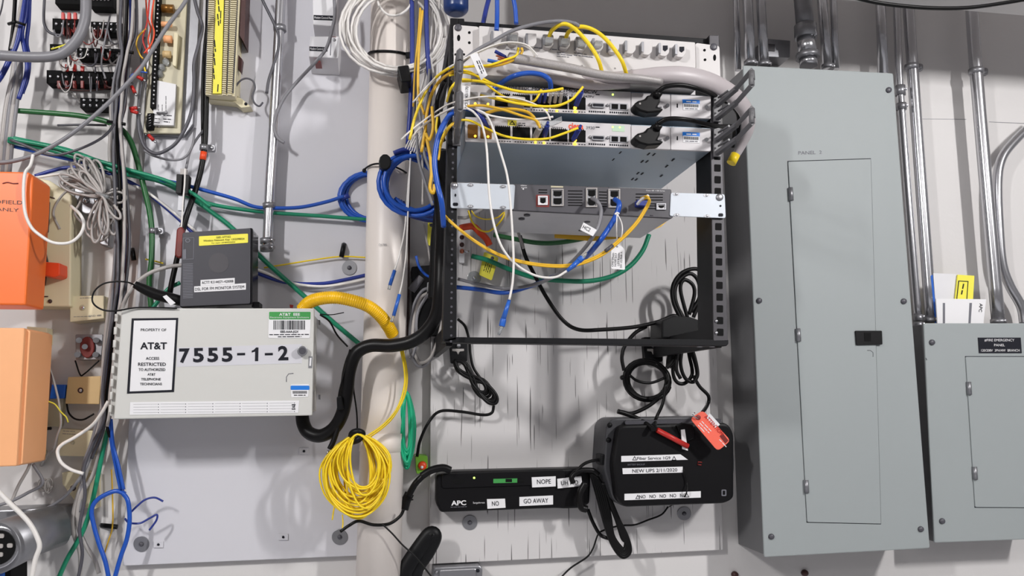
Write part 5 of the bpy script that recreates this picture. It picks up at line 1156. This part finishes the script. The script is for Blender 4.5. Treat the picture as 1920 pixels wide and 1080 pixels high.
# ================================================================== cables at the rack front
F = RD+.03
def rack(name, label, P, r, m, d=F, group=None, cat='cable'): return cab(name, label, P, r, m, d, group, cat)
g1 = 'yellow fibres over the switches'; g2 = 'white fibres over the switches'
for l, P, r, m in [
 ('fat yellow patch cable arching from the fourth jack', [(1029, 70, .425), (1036, 56, .44), (1055, 45, .46), (1072, 50), (1090, 66), (1108, 88), (1122, 112), (1130, 140, .44)], 3.9, 'yel'),
 ('fat yellow patch cable arching from the fifth jack', [(1060, 72, .425), (1068, 58, .44), (1086, 50, .46), (1108, 54), (1130, 68), (1150, 90), (1166, 114), (1175, 140, .44)], 3.9, 'yel'),
 ('grey patch cable arching over the left jacks of the patch panel', [(848, 150, .43), (862, 122, .45), (890, 97), (925, 77), (960, 58), (1000, 46), (1040, 40, .46), (1070, 42), (1086, 50), (1092, 70, .43)], 3.6, 'grey'),
 ('leftmost blue cable entering the patch panel from above', [(920, -14, .33), (912, 15, .35), (905, 48, .37)], 4.4, 'dblue'),
 ('middle blue cable entering the patch panel from above', [(932, -14, .42), (932, 30), (931, 58, .425)], 4.4, 'blue'),
 ('right blue cable entering the patch panel with a clear plug', [(960, -14, .42), (966, 15), (968, 45, .42)], 4.2, 'blue'),
 ('blue cable arching between patch panel and upper switch', [(925, 168, .41), (945, 152, .42), (968, 141, .44), (992, 137), (1015, 140), (1030, 150), (1033, 168, .42)], 4.8, 'blue'),
 ('wide blue cable bending down past the left rack post', [(885, 206, .45), (868, 202), (850, 210), (836, 226), (824, 250), (817, 280), (815, 310), (820, 345), (828, 380), (832, 425, .42)], 5.2, 'blue'),
 ('blue connector lead at the left of the lower switch', [(882, 205, .45), (895, 212), (906, 224), (914, 240, .43)], 5, 'dblue'),
 ('yellow fibre looping beside the upper left blue connectors', [(978, 90, .45), (979, 97), (970, 108), (950, 118), (925, 124), (900, 124)], 2.6, 'yel2'),
 ('second yellow fibre beside the upper left blue connectors', [(972, 90, .455), (968, 104), (945, 113), (918, 122), (890, 124), (862, 127)], 2.4, 'yel'),
 ('grey patch cable with a printed flag leaving the router', [(1110, 372, .415), (1120, 378, .44), (1127, 395), (1123, 420), (1110, 446), (1092, 470, .4), (1065, 498, .33), (1035, 520, .25), (1000, 534, .18), (950, 541, .1), (900, 533), (858, 523)], 3.6, 'grey'),
 ('blue patch cable leaving the router and sagging left', [(1153, 374, .42), (1161, 382, .44), (1156, 402), (1143, 425), (1122, 455), (1098, 482, .36), (1065, 505, .28), (1030, 522, .2), (990, 538, .12), (945, 549, .09), (900, 543), (852, 538)], 4.6, 'blue'),
 ('dark green cable sagging behind the router', [(925, 440, .09), (960, 447), (1005, 455), (1045, 455), (1090, 448), (1130, 438)], 4.5, 'green'),
 ('teal cable making a deep curve across the plywood in the rack', [(884, 480, .07), (915, 488), (950, 503), (1000, 520), (1050, 526), (1105, 527), (1150, 517), (1182, 498), (1205, 470), (1217, 440)], 4.6, 'teal'),
 ('thin pale wire rising in the gap left of the rack', [(794, 408, .1), (798, 440), (805, 480), (811, 520), (812, 535)], 1.8, 'lgrey'),
 ('short blue wire in the gap left of the rack', [(780, 480, .1), (786, 500), (798, 515), (812, 522)], 2.6, 'blue')]:
    rack('network_cable', l, P, r, m)
for i, (P, r, m) in enumerate([
 ([(862, 130), (885, 137), (905, 152), (925, 168), (945, 181), (975, 190), (1000, 190), (1010, 178), (1015, 168)], 2.2, 'yel'),
 ([(842, 142), (868, 136), (895, 143), (920, 155), (935, 162)], 2.2, 'yel'),
 ([(866, 152), (895, 152), (930, 160), (965, 170), (1000, 173), (1035, 170), (1056, 166)], 2.8, 'yel'),
 ([(930, 183), (965, 193), (1010, 199), (1045, 198), (1070, 188), (1084, 174), (1093, 163)], 2.5, 'yel'),
 ([(900, 178), (950, 190), (1000, 197), (1040, 200), (1062, 192)], 2.2, 'yel'),
 ([(790, 285), (797, 245), (800, 215), (808, 180), (822, 155), (842, 138), (862, 130)], 3.0, 'yel2'),
 ([(768, 262), (778, 220), (795, 178), (815, 148), (842, 128), (868, 120)], 2.6, 'yel'),
 ([(876, 199), (905, 198), (940, 205), (975, 216), (1005, 226), (1013, 240)], 2.6, 'yel2'),
 ([(908, 213), (935, 206), (965, 205), (990, 211), (1004, 224), (1012, 238)], 3.2, 'yel2'),
 ([(826, 268), (836, 245), (855, 228), (880, 226), (910, 240), (945, 255), (985, 261), (1025, 260), (1055, 251), (1084, 240)], 2.4, 'yel'),
 ([(822, 300), (828, 268), (842, 240), (858, 228)], 2.2, 'yel2'),
 ([(820, 220), (818, 245), (826, 262), (822, 278)], 2.2, 'yel'),
 ([(792, 20), (787, 70), (784, 130), (785, 180), (796, 215)], 2.6, 'yel2'),
 ([(800, 260), (806, 290), (809, 325), (806, 352), (812, 362), (815, 346)], 3.2, 'yel2'),
 ([(810, 200), (812, 240), (805, 262), (798, 250)], 3, 'yel2'),
 ([(838, 190), (846, 165), (862, 150), (885, 150)], 2.4, 'yel')]):
    where = ['dropping into the grey connectors of the upper switch', 'short and uppermost at the left of the upper switch', 'widest, crossing the printed name of the upper switch', 'rising to the right connector of the upper switch', 'running low along the upper switch',
             'amber, sweeping up past the left rack post', 'outermost, sweeping from the pipe to the rack', 'amber, crossing the gap above the lower switch', 'amber arch above the caution label', 'rising to the right connector of the lower switch',
             'amber, hooking round the lowest left guide ring', 'short loop left of the wide blue cable', 'amber, hanging from the top between coil and rack', 'amber loop hanging left of the wide blue cable', 'amber curl behind the left rack post', 'short, behind the paper tag'][i]
    col_ = 'amber' if m == 'yel2' else 'yellow'
    rack('fibre_cable', ('yellow fibre, ' if m == 'yel' else 'fibre, ')+where, [(x, y, F+.012*(i % 4)-(0 if x > 840 else .05)) for x, y in P], r, m, group=g1)
for i, (P, r) in enumerate([
 ([(768, 262), (785, 243), (812, 222), (845, 204), (868, 199), (888, 202), (905, 212), (935, 220), (975, 224), (1010, 223), (1037, 219)], 2.1),
 ([(752, 262), (770, 245), (800, 222), (832, 200), (858, 190), (890, 183), (930, 181), (975, 186), (1008, 198), (1026, 212), (1032, 226)], 1.7),
 ([(774, 192), (800, 165), (825, 140), (850, 122), (885, 104), (920, 88), (950, 81), (975, 83), (995, 93), (1003, 106)], 1.7),
 ([(776, 190), (802, 160), (830, 134), (856, 118), (890, 100), (925, 85), (955, 79), (985, 83), (1000, 95), (1008, 105)], 1.5)]):
    rack('fibre_cable', ['thick white fibre sweeping across the top of the lower switch', 'thin white fibre crossing the upper switch', 'white fibre arching over the patch panel, inner one', 'white fibre arching over the patch panel, outer one'][i], [(x, y, F+.03+.004*i-(0 if x > 840 else .06)) for x, y in P], r, 'white', group=g2)
# the two loose white leads with blue connectors
for i, (P, b) in enumerate((([(874, 202, .47), (890, 212), (904, 235), (912, 275), (915, 320), (918, 370), (926, 420), (942, 465), (968, 496), (1005, 517), (1040, 520), (1063, 508)], [(1063, 508), (1085, 489), (1092, 483), (1100, 474)]),
                            ([(895, 206, .475), (912, 216), (926, 245), (940, 290), (951, 330), (957, 380), (961, 440), (963, 490), (961, 530), (955, 562)], [(955, 562), (944, 598), (941, 612), (935, 628)]))):
    t = thing('fibre_cable', ('loose white fibre curving right to a blue connector near the centre', 'loose white fibre hanging straight down to a blue connector')[i], 'fibre', P[0], 'loose white fibres with blue connectors')
    part_tube(t, 'jacket', 'white', P, 2.3)
    D_ = .47
    MB().seg(*b[0], *b[1], D_, 4.2, 12, rf=lambda u: .8+.4*u).build('boot', 'conn', t); MB().seg(*b[1], *b[2], D_, 6, 6).build('connector_body', 'conn', t, bev=.0005); MB().seg(*b[2], *b[3], D_, 4, 6, rf=lambda u: 1-.4*u).build('clear_cap', 'clear', t)
# yellow twin fibre
t = thing('fibre_cable', 'long amber twin fibre sweeping from the left post down and up to the router', 'fibre', (832, 400, .44))
base = [(826, 395, .4), (842, 412, .43), (865, 432), (892, 452, .45), (920, 469), (950, 482), (985, 491), (1020, 496), (1060, 497), (1095, 490), (1130, 474), (1160, 450), (1190, 420), (1210, 390), (1217, 374, .46), (1212, 368), (1202, 372, .43)]
for k in (0, 1): part_tube(t, 'strand', 'yel2', [(p[0]+k*1.5, p[1]+k*3.2)+tuple(p[2:]) for p in base], 2.2)
MB().seg(1135, 471, 1149, 460, .455, 3.6, 8).build('dark_band', 'dgrey', t); part_tube(t, 'white_boot', 'lbl', [(1195, 383, .425), (1203, 374, .44), (1215, 367, .46)], 2.8)
cab('fibre_cable', 'small yellow fibre loop hanging below the left router ear', [(878, 395, .3), (885, 415), (898, 430), (915, 434), (930, 424), (942, 410), (948, 396)], 1.7, 'yel'); cab('fibre_cable', 'shallow yellow fibre loop just below the left router ear', [(884, 395, .3), (892, 405), (910, 411), (932, 408), (945, 398)], 1.3, 'yel')
cab('network_cable', 'grey cable arc behind the left router ear', [(858, 408, .15), (875, 408), (890, 400), (905, 392)], 3.2, 'lgrey')
cab('network_cable', 'orange cable curling behind the amber fibre on the plywood', [(862, 428, .06), (875, 425), (888, 425), (900, 436), (912, 448), (918, 460)], 6.5, 'orange2')
cab('network_cable', 'clear ended black stub under the left end of the router', [(972, 436, .15), (977, 452), (982, 466)], 3, 'lgrey')
# connectors
def conn(label, x0, y0, x1, y1, r, m='conn', d=.435, d2=None):
    t = thing('fibre_connector', label, 'connector', (x0, y0, d), 'connectors plugged into the switches')
    MB().seg(x0, y0, x1, y1, d, r, 6, d2).build('body', m, t, bev=.0004)
    ux, uy = (x1-x0), (y1-y0); l = math.hypot(ux, uy); ux /= l; uy /= l
    MB().seg(x1, y1, x1+ux*7, y1+uy*7, d if d2 is None else d2, r*.55, 6).build('boot', m, t)
conn('lower blue connector left of the braided sleeve', 914, 113, 934, 117, 3.6, 'conn', .44)
conn('upper blue connector left of the braided sleeve', 928, 96, 948, 107, 3.6, 'dblue', .44)
conn('blue connector in the upper switch, right of the port row', 1080, 198, 1090, 172, 5, 'dblue', .41, .44)
conn('blue connector in the lower switch, below the red name', 1075, 262, 1086, 241, 5, 'dblue', .41, .44)
for i, x in enumerate((1011, 1020, 1030, 1040, 1050)):
    conn(['leftmost', 'second', 'third', 'fourth', 'rightmost'][i]+' clear-tipped connector in the middle of the upper switch', x, 192, x+3, 174, 3.6, 'dblue' if i < 2 else 'lgrey', .41, .43)
conn('grey connector in the lower switch beside the blue ones', 1004, 256, 1012, 240, 6, 'lgrey', .41, .44)
conn('blue connector in the middle of the lower switch', 1021, 256, 1026, 235, 5, 'dblue', .41, .44)
t = thing('dust_cap_strip', 'clear plastic cap flag resting on the middle of the lower switch', 'cap', (1030, 230, .43)); pr([(1015, 228), (1036, 226), (1053, 218), (1054, 228), (1035, 236), (1016, 236)], .44, .437, 'flag', 'clear', t)
pr(rq([(955, 178), (985, 182), (985, 196), (955, 192)], 2), .43, .41, 'grey_plug', 'lgrey', None, .001, **props('pale grey plug in the left ports of the upper switch', 'plug'))
# paper flags
def flag(label, q, d, lines=(), rows=()):
    t = thing('cable_label', label, 'label', (*q[3], d)); f = pr(q, d, d-.001, 'flag', 'lbl', t)
    if lines: letters(f, list(lines), 'ink')
    if rows: dashes(f, rows, 'ink')
flag('white paper flag tilted above the left end of the upper switch', [(881, 103), (895, 99), (914, 141), (902, 150)], .48, (), [(894, 114, 904, 138, .48, 1.5), (898, 113, 907, 134, .48, 1.2)])
flag('upright white paper flag printed with a long number beside the left post', [(866, 160), (882, 162), (880, 205), (867, 205)], .462, [('LCI 77431170', 875, 182, 5.5, .462, -88, 40)])
flag('small white flag reading HC2 on the grey patch cable', [(1094, 417), (1119, 431), (1112, 443), (1088, 431)], .46, [('HC2', 1100, 428, 7, .46, 27, 15)])
t = thing('paper_tag', 'white handwritten paper tag tied to the blue patch cable', 'tag', (1158, 458, .43))
f = pr(rq([(1146, 466), (1155, 457), (1161, 456), (1171, 468), (1172, 506), (1146, 504)], 3), .43, .4292, 'tag', 'lbl', t)
part_tube(t, 'string', 'white', [(1157, 400, .455), (1156, 425), (1157, 455, .433)], 1.2); part_tube(t, 'string', 'white', [(1158, 402, .455), (1166, 420), (1166, 440), (1158, 457, .433)], 1.2); part_tube(t, 'knot', 'white', [(1153, 402, .455), (1157, 399), (1161, 401)], 1.8)
MB().dome(1157, 462, 2, .43, .001).build('eyelet', 'dsteel', t)
letters(f, [('SW 1/2 PAIR A', 1169-4, 487, 3.6, .43, -88, 30), ('LEV Room', 1160, 486, 3.8, .43, -88, 24), ('H/W LCI', 1154, 487, 3.6, .43, -88, 24), ('OV/ Main', 1149, 487, 3.6, .43, -88, 26)], 'ink')
# sleeve and looms at the right
t = thing('braided_sleeve', 'grey braided sleeve crossing below the patch panel with copper coloured ends', 'cable sleeve', (1000, 115, .44))
P = spline([U(*p) for p in ((955, 108, .44), (980, 112, .45), (1020, 119), (1070, 128), (1120, 139), (1160, 144), (1200, 147), (1240, 153, .44))]); MB().tube(P, .0082, 14, rf=lambda u: 1.15-.35*u).build('sleeve', 'mesh', t)
for i in range(3): part_tube(t, 'bare_wire', 'copper', [(930+i*3, 104+i*6, .44), (948, 110+i*3), (965, 112+i*2)], 2)
t = thing('cable_loom', 'wide pale grey cable loom bowing right over the guide rings and down behind them', 'cable loom', (1300, 140, .42))
P = spline([U(*p) for p in ((1090, 142, .41), (1140, 145, .425), (1190, 143, .43), (1240, 140, .435), (1290, 143, .43), (1340, 158, .41), (1378, 182, .38), (1400, 212, .35), (1402, 242, .33), (1390, 272, .31), (1373, 303, .3))])
MB().tube(P, .0165, 16, rf=lambda u: (.45+.75*min(1, u*2.2))*(1-.5*max(0, (u-.75)*4)), flat=.7).build('loom', 'lilac', t)
P = spline([U(*p) for p in ((940, 124, .405), (1000, 138, .41), (1060, 152, .415), (1120, 160, .415), (1180, 160, .415))]); MB().tube(P, .010, 12, rf=lambda u: .6+.4*math.sin(math.pi*u)).build('lower_loom', 'lilac', t)
MB().seg(1379, 290, 1371, 306, .305, 9, 12).build('yellow_end', 'yel', t)
for i, P in enumerate(([(1233, 172, .44), (1250, 162, .45), (1280, 160), (1312, 168, .44), (1345, 182, .4), (1372, 198, .36), (1385, 220, .33), (1382, 262, .3)], [(1233, 232, .44), (1252, 223, .45), (1285, 224), (1320, 232, .43), (1350, 237, .4), (1375, 240, .34), (1374, 275, .3)])):
    rack('power_lead', ('black power cord running right from the upper switch plug', 'black power cord running right from the lower switch plug')[i], P, 4.4, 'cableblack')
# blue canister at the top, cables in the gap
t = thing('alarm_canister', 'dark blue rounded canister cut off by the top edge left of the rack', 'canister', (855, 20, .2)); MB().tube([U(855, -60, .2), U(855, -10, .2), U(855, 8, .2), U(855, 20, .2), U(855, 27, .2)], .027, 24, rf=lambda u: 1 if u < .6 else (.98 if u < .8 else .62)).build('body', 'cblue', t, bev=.004)
G_ = [
 ([(772, -14), (773, 100), (770, 190), (765, 270)], 4.5, 'dblue', 'dark blue cable nearest the pipe'), ([(799, -14), (800, 60), (803, 120), (807, 170), (800, 230)], 4.5, 'dblue', 'dark blue cable behind the white coil tails'),
 ([(780, -14), (780, 90), (777, 200), (772, 260)], 3.2, 'dgrey', 'dark grey cable between two dark blue ones'), ([(788, 15), (784, 70), (778, 130), (775, 200)], 1.9, 'yel2', 'thin amber fibre beside the dark grey cable'),
 ([(806, 130), (800, 180), (794, 230), (790, 290)], 3.2, 'grey', 'grey cable below the white coil'), ([(786, 205), (792, 255), (796, 290), (810, 330), (822, 372)], 3, 'grey', 'grey cable passing in front of the blue coil'),
 ([(800, 265), (806, 300), (814, 345), (822, 372)], 2.8, 'grey', 'grey cable against the blue coil, its rightmost'), ([(832, 150), (826, 180), (815, 200), (808, 230)], 3.2, 'dgrey', 'dark grey cable behind the left guide rings'),
 ([(845, 130), (830, 160), (820, 190), (822, 230), (832, 265)], 4.5, 'cableblack', 'black cable behind the left guide rings'), ([(808, 175), (800, 205), (796, 240), (800, 275)], 5, 'cableblack', 'fat black cable half in shade'),
 ([(787, 240), (791, 285), (793, 340), (792, 384)], 2.2, 'lgrey', 'thin pale cable in front of the blue coil'), ([(781, 250), (785, 300), (800, 350), (811, 385)], 3, 'grey', 'grey cable slanting across the blue coil')]
for i, (P, r, m, l) in enumerate(G_): cab('network_cable', l+' left of the rack', [(x, y, .15+.022*(i % 6)) for x, y in P], r, m, group='cables in the gap left of the rack')
t = thing('fibre_fan', 'fan of thin white fibres gathered beside the wide blue cable', 'fibre', (770, 275, .2))
for i in range(6): part_tube(t, 'strand', 'white', [(760+i*4, 278+i*2, .26), (768+i*4, 262), (782+i*2.5, 244), (796+i, 228)], 1.2)
